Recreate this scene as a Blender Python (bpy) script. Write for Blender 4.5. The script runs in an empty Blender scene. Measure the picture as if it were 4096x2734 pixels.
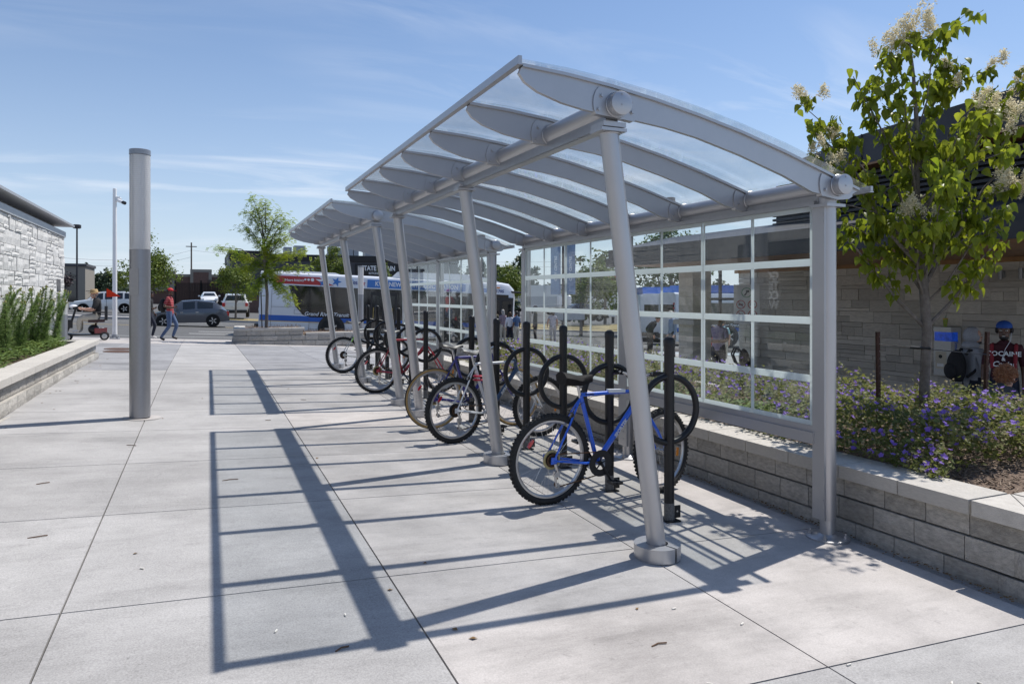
import bpy, bmesh, math, random
from math import sin, cos, pi, radians as R, sqrt, atan2
from mathutils import Vector, Matrix, Quaternion, noise
random.seed(7)
C = bpy.context.scene.collection
sc = bpy.context.scene
# ---------------------------------------------------------------- camera, sky, sun, exposure
cam = bpy.data.cameras.new('camera'); camo = bpy.data.objects.new('camera', cam); C.objects.link(camo)
camo.location = (0, 0, 1.6); camo.rotation_euler = (R(90), 0, R(-23.45))
cam.sensor_width = 36; cam.lens = 2850 / 4096 * 36; cam.shift_y = -183 / 4096
cam.clip_start = .05; cam.clip_end = 4000
sc.camera = camo
SUN = Vector((.549, .168, 1)).normalized()
SUN_EL = math.asin(SUN.z); SUN_AZ = atan2(SUN.x, SUN.y)
w = bpy.data.worlds.new('World'); sc.world = w; w.use_nodes = True
nt = w.node_tree; nt.nodes.clear()
def N(t, typ, **kw):
    n = t.nodes.new(typ)
    for k, v in kw.items(): setattr(n, k, v)
    return n
def L(t, a, b): t.links.new(a, b)
out = N(nt, 'ShaderNodeOutputWorld'); bg = N(nt, 'ShaderNodeBackground'); bg.inputs[1].default_value = .105
sky = N(nt, 'ShaderNodeTexSky', sky_type='NISHITA', sun_disc=False, sun_elevation=SUN_EL, sun_rotation=SUN_AZ, air_density=1.0, dust_density=.8, ozone_density=1.8, altitude=300)
# thin cirrus: noise laid out on a high flat layer (direction / height), so it holds for every view
tc = N(nt, 'ShaderNodeTexCoord'); sx = N(nt, 'ShaderNodeSeparateXYZ'); L(nt, tc.outputs['Generated'], sx.inputs[0])
def mth(op, a, b=None, c=None, t=nt):
    n = N(t, 'ShaderNodeMath', operation=op)
    for i, v in enumerate((a, b, c)):
        if v is None: continue
        if isinstance(v, (int, float)): n.inputs[i].default_value = v
        else: L(t, v, n.inputs[i])
    return n.outputs[0]
zz = mth('ADD', mth('MAXIMUM', sx.outputs[2], 0.0), .13)
cx = N(nt, 'ShaderNodeCombineXYZ'); L(nt, mth('DIVIDE', sx.outputs[0], zz), cx.inputs[0]); L(nt, mth('DIVIDE', sx.outputs[1], zz), cx.inputs[1])
mp = N(nt, 'ShaderNodeMapping'); L(nt, cx.outputs[0], mp.inputs[0]); mp.inputs['Rotation'].default_value = (0, 0, R(28)); mp.inputs['Scale'].default_value = (.42, 1.25, 1); mp.inputs['Location'].default_value = (7.7, 3.1, 0)
n1 = N(nt, 'ShaderNodeTexNoise'); n1.inputs['Scale'].default_value = 2.3; n1.inputs['Detail'].default_value = 9; n1.inputs['Roughness'].default_value = .6; n1.inputs['Distortion'].default_value = .7; L(nt, mp.outputs[0], n1.inputs['Vector'])
n2 = N(nt, 'ShaderNodeTexNoise'); n2.inputs['Scale'].default_value = .8; n2.inputs['Detail'].default_value = 3; L(nt, mp.outputs[0], n2.inputs['Vector'])
cr = N(nt, 'ShaderNodeValToRGB'); cr.color_ramp.elements[0].position = .46; cr.color_ramp.elements[1].position = .70; L(nt, n1.outputs[0], cr.inputs[0])
cr2 = N(nt, 'ShaderNodeValToRGB'); cr2.color_ramp.elements[0].position = .44; cr2.color_ramp.elements[1].position = .62; L(nt, n2.outputs[0], cr2.inputs[0])
fac = mth('MULTIPLY', mth('MULTIPLY', cr.outputs[0], cr2.outputs[0]), .44)
mixc = N(nt, 'ShaderNodeMix', data_type='RGBA'); L(nt, fac, mixc.inputs[0]); tint = N(nt, 'ShaderNodeMix', data_type='RGBA', blend_type='MULTIPLY'); tint.inputs[0].default_value = 1; L(nt, sky.outputs[0], tint.inputs[6]); tint.inputs[7].default_value = (.82, 1.0, 1.17, 1); L(nt, tint.outputs[2], mixc.inputs[6]); mixc.inputs[7].default_value = (9.6, 9.8, 10.2, 1)
hz = N(nt, 'ShaderNodeMix', data_type='RGBA'); L(nt, mth('MULTIPLY', mth('POWER', 2.718, mth('MULTIPLY', mth('MAXIMUM', sx.outputs[2], 0.0), -5.6)), .82), hz.inputs[0]); L(nt, mixc.outputs[2], hz.inputs[6]); hz.inputs[7].default_value = (6.9, 7.6, 8.7, 1)
L(nt, hz.outputs[2], bg.inputs[0]); L(nt, bg.outputs[0], out.inputs[0])
sl = bpy.data.lights.new('sun', 'SUN'); sl.energy = 4.8; sl.angle = R(.53); sl.color = (1, .95, .88)
so = bpy.data.objects.new('sun', sl); C.objects.link(so); so.rotation_euler = SUN.to_track_quat('Z', 'Y').to_euler(); so.location = (20, 8, 40)
sc.view_settings.view_transform = 'Standard'; sc.view_settings.look = 'None'; sc.view_settings.gamma = 1; sc.view_settings.use_curve_mapping = False
sc.view_settings.exposure = .09
sc.cycles.transparent_max_bounces = 32; sc.cycles.max_bounces = 7; sc.cycles.diffuse_bounces = 3; sc.cycles.use_denoising = True
sc.cycles.caustics_reflective = False; sc.cycles.caustics_refractive = False
# ---------------------------------------------------------------- helpers
def tri(y): return (y - 3.5) if y < 14 else (24.5 - y if y < 24.5 else 0.)
def gz(x, y=3.5):                       # paved ground: the whole place falls gently to the right
    x = max(-26, min(40, x)); return -.045 * (x - 2.5) + .012 * tri(y) - (.12 * min(1, max(0, (y - 24.5) / 4.5)))
def rz(x): x = max(-26, min(40, x)); return -.045 * (x - 2.5) - .27
def setp(o, **k):
    for a, b in k.items():
        if b: o[a] = b
    return o
def thing(name, label, cat, loc=(0, 0, 0), rot=0, group=None):
    o = bpy.data.objects.new(name, None); C.objects.link(o); o.empty_display_size = .2
    o.location = loc; o.rotation_euler = (0, 0, rot); return setp(o, label=label, category=cat, group=group)
def tag(o, label, cat, group=None): return setp(o, label=label, category=cat, group=group)
def dup(root, loc=None, rot=None, label=None, group=None):
    r = root.copy(); C.objects.link(r)
    if loc is not None: r.location = loc
    if rot is not None: r.rotation_euler = (0, 0, rot)
    if label: r['label'] = label
    if group: r['group'] = group
    def rec(src, dst):
        for ch in src.children:
            c = ch.copy(); C.objects.link(c); c.parent = dst; rec(ch, c)
    rec(root, r); return r
class MB:
    def __init__(s): s.v = []; s.f = []; s.m = []; s.mi = 0
    def add(s, vs, fs):
        b = len(s.v); s.v += [tuple(v) for v in vs]; s.f += [tuple(b + i for i in f) for f in fs]; s.m += [s.mi] * len(fs); return s
    def box(s, x0, x1, y0, y1, z0, z1):
        return s.add([(x0, y0, z0), (x1, y0, z0), (x1, y1, z0), (x0, y1, z0), (x0, y0, z1), (x1, y0, z1), (x1, y1, z1), (x0, y1, z1)],
                     [(0, 3, 2, 1), (4, 5, 6, 7), (0, 1, 5, 4), (1, 2, 6, 5), (2, 3, 7, 6), (3, 0, 4, 7)])
    def cbox(s, c, d, rot=None):
        vs = [Vector((a * d[0] / 2, b * d[1] / 2, e * d[2] / 2)) for e in (-1, 1) for a, b in ((-1, -1), (1, -1), (1, 1), (-1, 1))]
        if rot is not None: vs = [rot @ v for v in vs]
        return s.add([v + Vector(c) for v in vs], [(0, 3, 2, 1), (4, 5, 6, 7), (0, 1, 5, 4), (1, 2, 6, 5), (2, 3, 7, 6), (3, 0, 4, 7)])
    def tube(s, pts, r, n=8, cap=True, closed=False):
        pts = [Vector(p) for p in pts]; k = len(pts); r = [r] * k if isinstance(r, (int, float)) else list(r)
        vs = []; u = None
        for i, p in enumerate(pts):
            d = (pts[(i + 1) % k] - pts[i - 1]) if closed or 0 < i < k - 1 else (pts[1] - pts[0] if i == 0 else pts[-1] - pts[-2])
            d.normalize()
            if u is None: u = d.orthogonal().normalized()
            else:
                u = u - d * u.dot(d)
                u = u.normalized() if u.length > 1e-6 else d.orthogonal().normalized()
            w_ = d.cross(u)
            vs += [p + (u * cos(2 * pi * j / n) + w_ * sin(2 * pi * j / n)) * r[i] for j in range(n)]
        fs = []
        for i in range(k if closed else k - 1):
            a = i * n; b = ((i + 1) % k) * n
            fs += [(a + j, a + (j + 1) % n, b + (j + 1) % n, b + j) for j in range(n)]
        if cap and not closed: fs += [tuple(range(n - 1, -1, -1)), tuple(range((k - 1) * n, k * n))]
        return s.add(vs, fs)
    def lathe(s, prof, c=(0, 0, 0), n=20, axis='z', cap=True):
        vs = []; fs = []; c = Vector(c)
        for r, h in prof:
            for j in range(n):
                a = 2 * pi * j / n; x, y = r * cos(a), r * sin(a)
                vs.append(c + (Vector((x, y, h)) if axis == 'z' else Vector((x, -h, y)) if axis == 'y' else Vector((h, x, y))))
        for i in range(len(prof) - 1):
            a = i * n; b = a + n
            fs += [(a + j, a + (j + 1) % n, b + (j + 1) % n, b + j) for j in range(n)]
        if cap: fs += [tuple(range(n - 1, -1, -1)), tuple(range((len(prof) - 1) * n, len(prof) * n))]
        return s.add(vs, fs)
    def torus(s, c, Rr, r, n=36, m=8, axis='y', a0=0, a1=2 * pi):
        c = Vector(c); full = abs(a1 - a0) > 6.28; k = n if full else n + 1
        pts = []
        for i in range(k):
            a = a0 + (a1 - a0) * i / n
            pts.append(c + (Vector((Rr * cos(a), 0, Rr * sin(a))) if axis == 'y' else Vector((0, Rr * cos(a), Rr * sin(a))) if axis == 'x' else Vector((Rr * cos(a), Rr * sin(a), 0))))
        return s.tube(pts, r, m, closed=full)
    def prism(s, poly, a, b, axis='y'):
        n = len(poly); f = (lambda p, t: (p[0], t, p[1])) if axis == 'y' else (lambda p, t: (t, p[0], p[1])) if axis == 'x' else (lambda p, t: (p[0], p[1], t))
        vs = [f(p, a) for p in poly] + [f(p, b) for p in poly]
        return s.add(vs, [tuple(range(n)), tuple(range(2 * n - 1, n - 1, -1))] + [(i, i + n, (i + 1) % n + n, (i + 1) % n) for i in range(n)])
    def ell(s, c, r, nu=12, nv=8, rot=None):
        c = Vector(c); vs = []; fs = []
        for i in range(nv + 1):
            t = pi * i / nv
            for j in range(nu):
                a = 2 * pi * j / nu; v = Vector((r[0] * sin(t) * cos(a), r[1] * sin(t) * sin(a), r[2] * cos(t)))
                vs.append(c + (rot @ v if rot is not None else v))
        for i in range(nv):
            fs += [(i * nu + j, (i + 1) * nu + j, (i + 1) * nu + (j + 1) % nu, i * nu + (j + 1) % nu) for j in range(nu)]
        return s.add(vs, fs)
    def quad(s, a, b, c, d): return s.add([a, b, c, d], [(0, 1, 2, 3)])
    def mesh(s, name, mats, sharp=35):
        me = bpy.data.meshes.new(name); me.from_pydata(s.v, [], s.f)
        for m in (mats if isinstance(mats, (list, tuple)) else [mats]): me.materials.append(m)
        if any(s.m): me.polygons.foreach_set('material_index', s.m)
        bm = bmesh.new(); bm.from_mesh(me); bmesh.ops.recalc_face_normals(bm, faces=bm.faces) if len(s.f) < 20000 and not getattr(s, 'raw', 0) else None; bm.to_mesh(me); bm.free()
        if sharp: me.shade_smooth(); me.set_sharp_from_angle(angle=R(sharp))
        me.update(); return me
    def obj(s, name, mats, parent=None, sharp=35, **props):
        o = bpy.data.objects.new(name, s.mesh(name, mats, sharp)); C.objects.link(o)
        if parent is not None: o.parent = parent
        return setp(o, **props)
def link(name, me, parent=None, loc=(0, 0, 0), rot=(0, 0, 0), scale=(1, 1, 1)):
    o = bpy.data.objects.new(name, me); C.objects.link(o); o.parent = parent; o.location = loc; o.rotation_euler = rot; o.scale = scale; return o
def local(t, p):                        # world point -> local frame of a thing that only turns about z
    q = Vector(p) - Vector(t.location); a = -t.rotation_euler[2]
    return Vector((q.x * cos(a) - q.y * sin(a), q.x * sin(a) + q.y * cos(a), q.z))
_m = {}
def mat(name, col, rough=.6, metal=0., var=0., vs=8., bump=0., bs=40., spec=.5, rnd=0., col2=None, emit=0., vec='Object', stretch=None, trans=0., coat=0.):
    if name in _m: return _m[name]
    m = bpy.data.materials.new(name); m.use_nodes = True; t = m.node_tree; p = t.nodes['Principled BSDF']
    p.inputs['Roughness'].default_value = rough; p.inputs['Metallic'].default_value = metal; p.inputs['Specular IOR Level'].default_value = spec
    p.inputs['Base Color'].default_value = (*col, 1); p.inputs['Coat Weight'].default_value = coat
    co = None
    if var or bump:
        tcn = N(t, 'ShaderNodeTexCoord'); co = tcn.outputs[vec]
        if stretch:
            mpn = N(t, 'ShaderNodeMapping'); L(t, co, mpn.inputs[0]); mpn.inputs['Scale'].default_value = stretch; co = mpn.outputs[0]
        if rnd:
            oi = N(t, 'ShaderNodeObjectInfo'); va = N(t, 'ShaderNodeVectorMath', operation='ADD'); sc_ = N(t, 'ShaderNodeVectorMath', operation='SCALE')
            cmb = N(t, 'ShaderNodeCombineXYZ'); [L(t, oi.outputs['Random'], cmb.inputs[i]) for i in range(3)]
            L(t, cmb.outputs[0], sc_.inputs[0]); sc_.inputs['Scale'].default_value = 37.; L(t, co, va.inputs[0]); L(t, sc_.outputs[0], va.inputs[1]); co = va.outputs[0]
    colo = None
    if var or col2:
        n = N(t, 'ShaderNodeTexNoise'); n.inputs['Scale'].default_value = vs; n.inputs['Detail'].default_value = 6; n.inputs['Roughness'].default_value = .62
        if co is not None: L(t, co, n.inputs['Vector'])
        rp = N(t, 'ShaderNodeValToRGB'); e = rp.color_ramp.elements
        c2 = col2 or tuple(c * (1 + var) for c in col); c1 = col if col2 else tuple(c * (1 - var) for c in col)
        e[0].position = .32; e[1].position = .68; e[0].color = (*c1, 1); e[1].color = (*c2, 1); L(t, n.outputs[0], rp.inputs[0]); colo = rp.outputs[0]
    if rnd:
        oi2 = N(t, 'ShaderNodeObjectInfo'); hs = N(t, 'ShaderNodeHueSaturation'); mr = N(t, 'ShaderNodeMapRange')
        L(t, oi2.outputs['Random'], mr.inputs[0]); mr.inputs[3].default_value = 1 - rnd; mr.inputs[4].default_value = 1 + rnd; L(t, mr.outputs[0], hs.inputs['Value'])
        if colo: L(t, colo, hs.inputs['Color'])
        else: hs.inputs['Color'].default_value = (*col, 1)
        colo = hs.outputs[0]
    if colo: L(t, colo, p.inputs['Base Color'])
    if bump:
        nb = N(t, 'ShaderNodeTexNoise'); nb.inputs['Scale'].default_value = bs; nb.inputs['Detail'].default_value = 5; L(t, co, nb.inputs['Vector'])
        bp = N(t, 'ShaderNodeBump'); bp.inputs['Strength'].default_value = min(1, bump); bp.inputs['Distance'].default_value = .01 * max(1, bump); L(t, nb.outputs[0], bp.inputs['Height']); L(t, bp.outputs[0], p.inputs['Normal'])
    if emit: p.inputs['Emission Color'].default_value = (*col, 1); p.inputs['Emission Strength'].default_value = emit
    if trans:
        tr = N(t, 'ShaderNodeBsdfTranslucent'); mx = N(t, 'ShaderNodeMixShader'); mx.inputs[0].default_value = trans
        if colo: L(t, colo, tr.inputs[0])
        else: tr.inputs[0].default_value = (*col, 1)
        o_ = t.nodes['Material Output']; L(t, p.outputs[0], mx.inputs[1]); L(t, tr.outputs[0], mx.inputs[2]); L(t, mx.outputs[0], o_.inputs[0])
    _m[name] = m; return m
def glass(name, tint, f0=.045, rough=0., dust=0.):
    m = bpy.data.materials.new(name); m.use_nodes = True; t = m.node_tree; t.nodes.clear()
    o_ = N(t, 'ShaderNodeOutputMaterial'); mx = N(t, 'ShaderNodeMixShader'); ge = N(t, 'ShaderNodeNewGeometry'); dt = N(t, 'ShaderNodeVectorMath', operation='DOT_PRODUCT')
    L(t, ge.outputs['Incoming'], dt.inputs[0]); L(t, ge.outputs['Normal'], dt.inputs[1]); d = mth('ABSOLUTE', dt.outputs['Value'], t=t)
    k = mth('MULTIPLY_ADD', mth('POWER', mth('SUBTRACT', 1., d, t=t), 5., t=t), 1 - f0, f0, t=t)
    tr = N(t, 'ShaderNodeBsdfTransparent'); tr.inputs[0].default_value = (*tint, 1); gl = N(t, 'ShaderNodeBsdfGlossy'); gl.inputs['Roughness'].default_value = rough
    L(t, k, mx.inputs[0]); L(t, tr.outputs[0], mx.inputs[1]); L(t, gl.outputs[0], mx.inputs[2]); 
    if dust:
        n = N(t, 'ShaderNodeTexNoise'); n.inputs['Scale'].default_value = 2.2; n.inputs['Detail'].default_value = 9; n.inputs['Roughness'].default_value = .7; tcn = N(t, 'ShaderNodeTexCoord'); L(t, tcn.outputs['Object'], n.inputs['Vector'])
        q = N(t, 'ShaderNodeMapRange'); L(t, n.outputs[0], q.inputs[0]); q.inputs[1].default_value = .42; q.inputs[2].default_value = .72; q.inputs[3].default_value = dust * .15; q.inputs[4].default_value = dust
        tl = N(t, 'ShaderNodeBsdfTranslucent'); tl.inputs[0].default_value = (.7, .7, .68, 1); m2 = N(t, 'ShaderNodeMixShader'); L(t, q.outputs[0], m2.inputs[0]); L(t, mx.outputs[0], m2.inputs[1]); L(t, tl.outputs[0], m2.inputs[2]); mx = m2
    L(t, mx.outputs[0], o_.inputs[0]); return m
def text(s, size, m, parent=None, loc=(0, 0, 0), rot=(R(90), 0, 0), bold=.02, shear=0., wide=1., name='lettering', ex=.0015, align='CENTER', space=1.):
    cu = bpy.data.curves.new('t', 'FONT'); cu.body = s; cu.size = size; cu.offset = bold * size; cu.extrude = ex; cu.shear = shear; cu.align_x = align; cu.align_y = 'CENTER'; cu.space_character = space; cu.resolution_u = 2
    o = bpy.data.objects.new('t', cu); C.objects.link(o); dg = bpy.context.evaluated_depsgraph_get(); dg.update()
    me = bpy.data.meshes.new_from_object(o.evaluated_get(dg)); bpy.data.objects.remove(o); bpy.data.curves.remove(cu)
    me.name = name; me.materials.clear(); me.materials.append(m)
    return link(name, me, parent, loc, rot, (wide, 1, 1))
# ---------------------------------------------------------------- materials
ALU = mat('brushed_aluminium', (.46, .463, .48), .42, .78, .025, 5, rnd=.02)
ALUD = mat('anodised_aluminium_trim', (.40, .405, .42), .33, .8, .05, 30)
STEEL = mat('bright_steel', (.62, .62, .62), .25, 1)
WORN = mat('worn_black_paint', (.014, .014, .016), .5, 0, 0, 16, col2=(.22, .22, .22))
BLACKP = mat('black_powder_coat', (.012, .012, .014), .36, 0, .1, 20, .12, 400, spec=.4)
RUBBER = mat('black_rubber', (.016, .016, .017), .75, 0, .25, 30, .2, 120)
CHROME = mat('worn_chrome', (.55, .55, .56), .22, 1)
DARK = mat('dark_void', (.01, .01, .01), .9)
ROOFG = glass('roof_glass', (.935, .948, .952), .05, dust=.07)
PANEG = glass('screen_glass', (.945, .965, .96), .05, dust=.025)
FRIT = mat('white_ceramic_frit', (.88, .92, .92), .35, trans=.7)
WHITEP = mat('white_paint', (.78, .78, .78), .35, 0, .03, 3)
BOLT = mat('dark_bolt', (.10, .10, .11), .4, .8)
# ---------------------------------------------------------------- ground
def cmat(name, col, rnd, stain=.14, spk=.10):
    m = bpy.data.materials.new(name); m.use_nodes = True; t = m.node_tree; p = t.nodes['Principled BSDF']; p.inputs['Roughness'].default_value = .88; p.inputs['Specular IOR Level'].default_value = .25
    ge = N(t, 'ShaderNodeNewGeometry'); oi = N(t, 'ShaderNodeObjectInfo')
    def noise_(s, d, r=.6, v=None):
        n = N(t, 'ShaderNodeTexNoise'); n.inputs['Scale'].default_value = s; n.inputs['Detail'].default_value = d; n.inputs['Roughness'].default_value = r; L(t, v or ge.outputs['Position'], n.inputs['Vector']); return n.outputs[0]
    def ramp(x, a, b, c, d):
        q = N(t, 'ShaderNodeMapRange'); L(t, x, q.inputs[0]); q.inputs[1].default_value = a; q.inputs[2].default_value = b; q.inputs[3].default_value = c; q.inputs[4].default_value = d; return q.outputs[0]
    mp = N(t, 'ShaderNodeMapping'); L(t, ge.outputs['Position'], mp.inputs[0]); mp.inputs['Scale'].default_value = (.55, 2.2, 1)
    a = ramp(noise_(1.3, 7, .65), .35, .66, 1 - stain, 1 + stain * .4)
    b = ramp(noise_(.9, 8, .7, mp.outputs[0]), .48, .66, 1.0, 1 - stain * 1.1)
    c = ramp(noise_(120, 2), .3, .7, 1 - spk, 1 + spk)
    d = ramp(noise_(420, 1), .35, .75, 1 + spk * .6, 1 - spk * .8)
    e = ramp(oi.outputs['Random'], 0, 1, 1 - rnd, 1 + rnd)
    f = ramp(noise_(14, 4, .7), .60, .76, 1.0, 1 - stain * 1.1); f = mth('MULTIPLY', f, ramp(noise_(2.6, 9, .75, mp.outputs[0]), .52, .70, 1.0, 1 - stain * .9), t=t); f = mth('MULTIPLY', f, ramp(noise_(38, 2, .5), .74, .80, 1.0, .72), t=t)
    v = mth('MULTIPLY', mth('MULTIPLY', mth('MULTIPLY', a, b, t=t), mth('MULTIPLY', c, d, t=t), t=t), mth('MULTIPLY', e, f, t=t), t=t)
    cb = N(t, 'ShaderNodeVectorMath', operation='SCALE'); cb.inputs[0].default_value = col; L(t, v, cb.inputs['Scale']); L(t, cb.outputs[0], p.inputs['Base Color'])
    bp = N(t, 'ShaderNodeBump'); bp.inputs['Strength'].default_value = .25; bp.inputs['Distance'].default_value = .004; L(t, noise_(160, 3), bp.inputs['Height']); L(t, bp.outputs[0], p.inputs['Normal'])
    return m
CL = cmat('pale_concrete', (.465, .438, .42), .035, .21)
CG = cmat('grey_concrete', (.385, .376, .37), .05, .16, .17)
CD = cmat('dark_grey_concrete', (.30, .30, .31), .06, .22, .12)  # darker, faintly bluer concrete tone for some of the farther slabs
ASPH = cmat('asphalt', (.125, .125, .125), .02, .12, .2)
SOILM = mat('dark_soil', (.05, .038, .03), .95, 0, .4, 30, .8, 60)
MULCH = mat('bark_mulch', (.10, .065, .045), .9, 0, .5, 60, .9, 90, col2=(.22, .16, .12))
GRASSD = mat('dry_grass', (.20, .17, .075), .95, 0, .3, 1.2, .5, 30, col2=(.33, .26, .13))
LINE = mat('road_paint', (.62, .62, .60), .7, 0, .12, 14)
YLINE = mat('yellow_road_paint', (.55, .40, .12), .7, 0, .12, 14)
def sheet(name, xs, ys, zf, m, dz=0, **p):
    b = MB(); b.raw = 1
    vs = [(x, y, zf(x, y) + dz) for y in ys for x in xs]; n = len(xs)
    b.add(vs, [(j * n + i, j * n + i + 1, (j + 1) * n + i + 1, (j + 1) * n + i) for j in range(len(ys) - 1) for i in range(n - 1)])
    return b.obj(name, m, None, 0, kind='structure', **p)
fr = lambda a, b, n: [a + (b - a) * i / n for i in range(n + 1)]
plaza = sheet('plaza', [-60, -26] + fr(-12, 16, 14) + [40, 60], fr(-30, 2, 4) + fr(4, 29, 25), lambda x, y: gz(x, y) - (.28 if x > 7.4 else 0), CG, -.03)
XS = [-5.2, -3.67, -2.13, -.6, .93, 2.5, 4.06, 5.6, 7.2, 8.7, 10.3, 11.9, 13.5, 15.1, 16.7]; YS = [-.76, .77, 2.3, 3.83, 5.36, 6.85, 8.36, 9.7, 11.25, 12.8, 14.3, 15.7, 17.3, 18.9, 20.5, 22.1, 23.7, 25.3, 27, 28.7]
for i in range(len(XS) - 1):
    for j in range(len(YS) - 1):
        x0, x1, y0, y1 = XS[i], XS[i + 1], YS[j], YS[j + 1]
        if x1 < -1.9 and y1 < 17.5: continue
        if x0 > 4 and 2.2 < y0 < 14: continue
        if x0 > 8 and y0 < 2.2: continue
        g = .0045; b = MB(); vs = []
        for (a, c) in ((x0 + g, y0 + g), (x1 - g, y0 + g), (x1 - g, y1 - g), (x0 + g, y1 - g)): vs.append((a, c, gz(a, c)))
        vs = [(x, y, z - .028) for x, y, z in vs] + vs
        b.add(vs, [(4, 5, 6, 7), (0, 1, 5, 4), (1, 2, 6, 5), (2, 3, 7, 6), (3, 0, 4, 7)])
        m = CL if (.9 < x0 < 4.1 and 2.2 < y0 < 14) else CG
        if y0 > 14 and (x0 < -.7 or .9 < x0 < 4) and y0 < 23: m = CD
        if x0 < -.7 and y0 > 17: m = CD
        if y0 > 23.5: m = CL
        b.obj('slab', m, plaza, 0)
road = sheet('road', [-120, -26] + fr(-20, 36, 8) + [40, 140], [28.9, 40, 54, 57], lambda x, y: rz(x), ASPH)
sheet('asphalt_lot', [-400, -120, -26, 0, 36, 40, 140, 500], [57.3, 90, 160, 700], lambda x, y: rz(x) + .1, ASPH, .01)
b = MB(); 
for xa, xb in zip(fr(-30, 40, 14)[:-1], fr(-30, 40, 14)[1:]):
    b.add([(xa + .01, 28.7, gz(xa, 29) + .002), (xb - .01, 28.7, gz(xb, 29) + .002), (xb - .01, 28.88, gz(xb, 29) - .004), (xa + .01, 28.88, gz(xa, 29) - .004), (xb - .01, 28.9, rz(xb) - .02), (xa + .01, 28.9, rz(xa) - .02)], [(0, 1, 2, 3), (3, 2, 4, 5)])
b.obj('kerb', CL, None, 0, kind='structure')
def band(name, pts, m, z0, **p):        # flat strip following the road's fall; pts = quad corners on plan
    b = MB(); n = 12
    (ax, ay), (bx, by), (cx_, cy_), (dx_, dy_) = pts; vs = []
    for i in range(n + 1):
        t = i / n; p0 = (ax + (bx - ax) * t, ay + (by - ay) * t); p1 = (dx_ + (cx_ - dx_) * t, dy_ + (cy_ - dy_) * t)
        vs += [(p0[0], p0[1], rz(p0[0]) + z0), (p1[0], p1[1], rz(p1[0]) + z0)]
    b.raw = 1; b.add(vs, [(2 * i, 2 * i + 2, 2 * i + 3, 2 * i + 1) for i in range(n)]); return b.obj(name, m, None, 0, kind='structure', **p)
for y, wd, xa, xb, m in ((33.2, .12, -40, 30, LINE), (44.3, .10, -60, 40, YLINE), (44.6, .10, -60, 40, YLINE), (50.2, .12, -60, 40, LINE)):
    band('road_marking', ((xa, y), (xb, y), (xb, y + wd), (xa, y + wd)), m, .004)
for xa, ya in ((-.6, 36.2), (-.2, 38.4)):
    band('road_marking', ((xa, ya), (xa + 3.6, ya - .3), (xa + 3.6, ya - .05), (xa, ya + .22)), LINE, .005)
    band('road_marking', ((xa + 3.6, ya - .75), (xa + 5.0, ya - .3), (xa + 5.0, ya - .2), (xa + 3.6, ya + .4)), LINE, .006)
# opposite kerb, verge and pavement
b = MB()
for xa, xb in zip(fr(-60, 40, 25)[:-1], fr(-60, 40, 25)[1:]):
    vs = [(x, y, rz(x) + z) for z in (-.05, .14) for x, y in ((xa + .01, 54), (xb - .01, 54), (xb - .01, 54.2), (xa + .01, 54.2))]
    b.add(vs, [(4, 5, 6, 7), (0, 1, 5, 4), (1, 2, 6, 5), (3, 0, 4, 7)])
b.obj('far_kerb', CG, None, 0, kind='structure')
band('far_pavement', ((-60, 54.2), (0, 54.2), (0, 56.4), (-60, 56.4)), CL, .13)
band('dry_verge', ((0, 54.2), (60, 54.2), (60, 60), (0, 60)), GRASSD, .12)
band('dry_grass_bank', ((18, 60), (70, 60), (70, 74), (18, 74)), GRASSD, .16)
# manhole covers
RUST = mat('rusty_iron', (.10, .055, .04), .85, .3, .3, 20, .6, 60)
for i, (x, y, r) in enumerate(((-1.95, 20.7, .36), (-1.85, 19.6, .36))):
    o = MB().lathe([(r, 0), (r, .012), (r * .9, .012), (r * .88, .006), (.02, .006)], (0, 0, 0), 24).obj('manhole_cover', RUST)
    o.location = (x, y, gz(x, y) - .001); o.rotation_euler = (0, R(2.5), 0)
    tag(o, ['rusty manhole cover set in the paving, the one nearer the road', 'rusty manhole cover set in the paving, the one farther from the road'][i], 'manhole cover', 'manhole covers in the plaza')
# ---------------------------------------------------------------- bike shelters
RT = [(1.60, 2.853), (1.88, 2.835), (2.16, 2.805), (2.46, 2.76), (2.78, 2.70), (3.12, 2.625), (3.48, 2.53), (3.86, 2.415), (4.14, 2.325)]
RB = [(1.585, 2.82), (1.62, 2.775), (1.70, 2.73), (1.85, 2.685), (2.0, 2.66), (2.31, 2.635), (2.55, 2.61), (2.78, 2.572), (3.12, 2.49), (3.48, 2.385), (3.72, 2.295), (3.95, 2.265), (4.05, 2.275), (4.09, 2.30)]
def lerp(t, x):
    for (a, b), (c, d) in zip(t, t[1:]):
        if x <= c: return b + (d - b) * (x - a) / (c - a)
    return t[-1][1]
FX, FZ, BX, BZ = 2.2, 2.705, 3.95, 2.35
GT = [(1.585, 2.885), (1.88, 2.872), (2.16, 2.845), (2.46, 2.805), (2.78, 2.75), (3.12, 2.678), (3.48, 2.587), (3.86, 2.472), (4.24, 2.345)]
PY = [.14, 2.66, 5.12]; PB = [.16, 2.72, 5.38]
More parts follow.
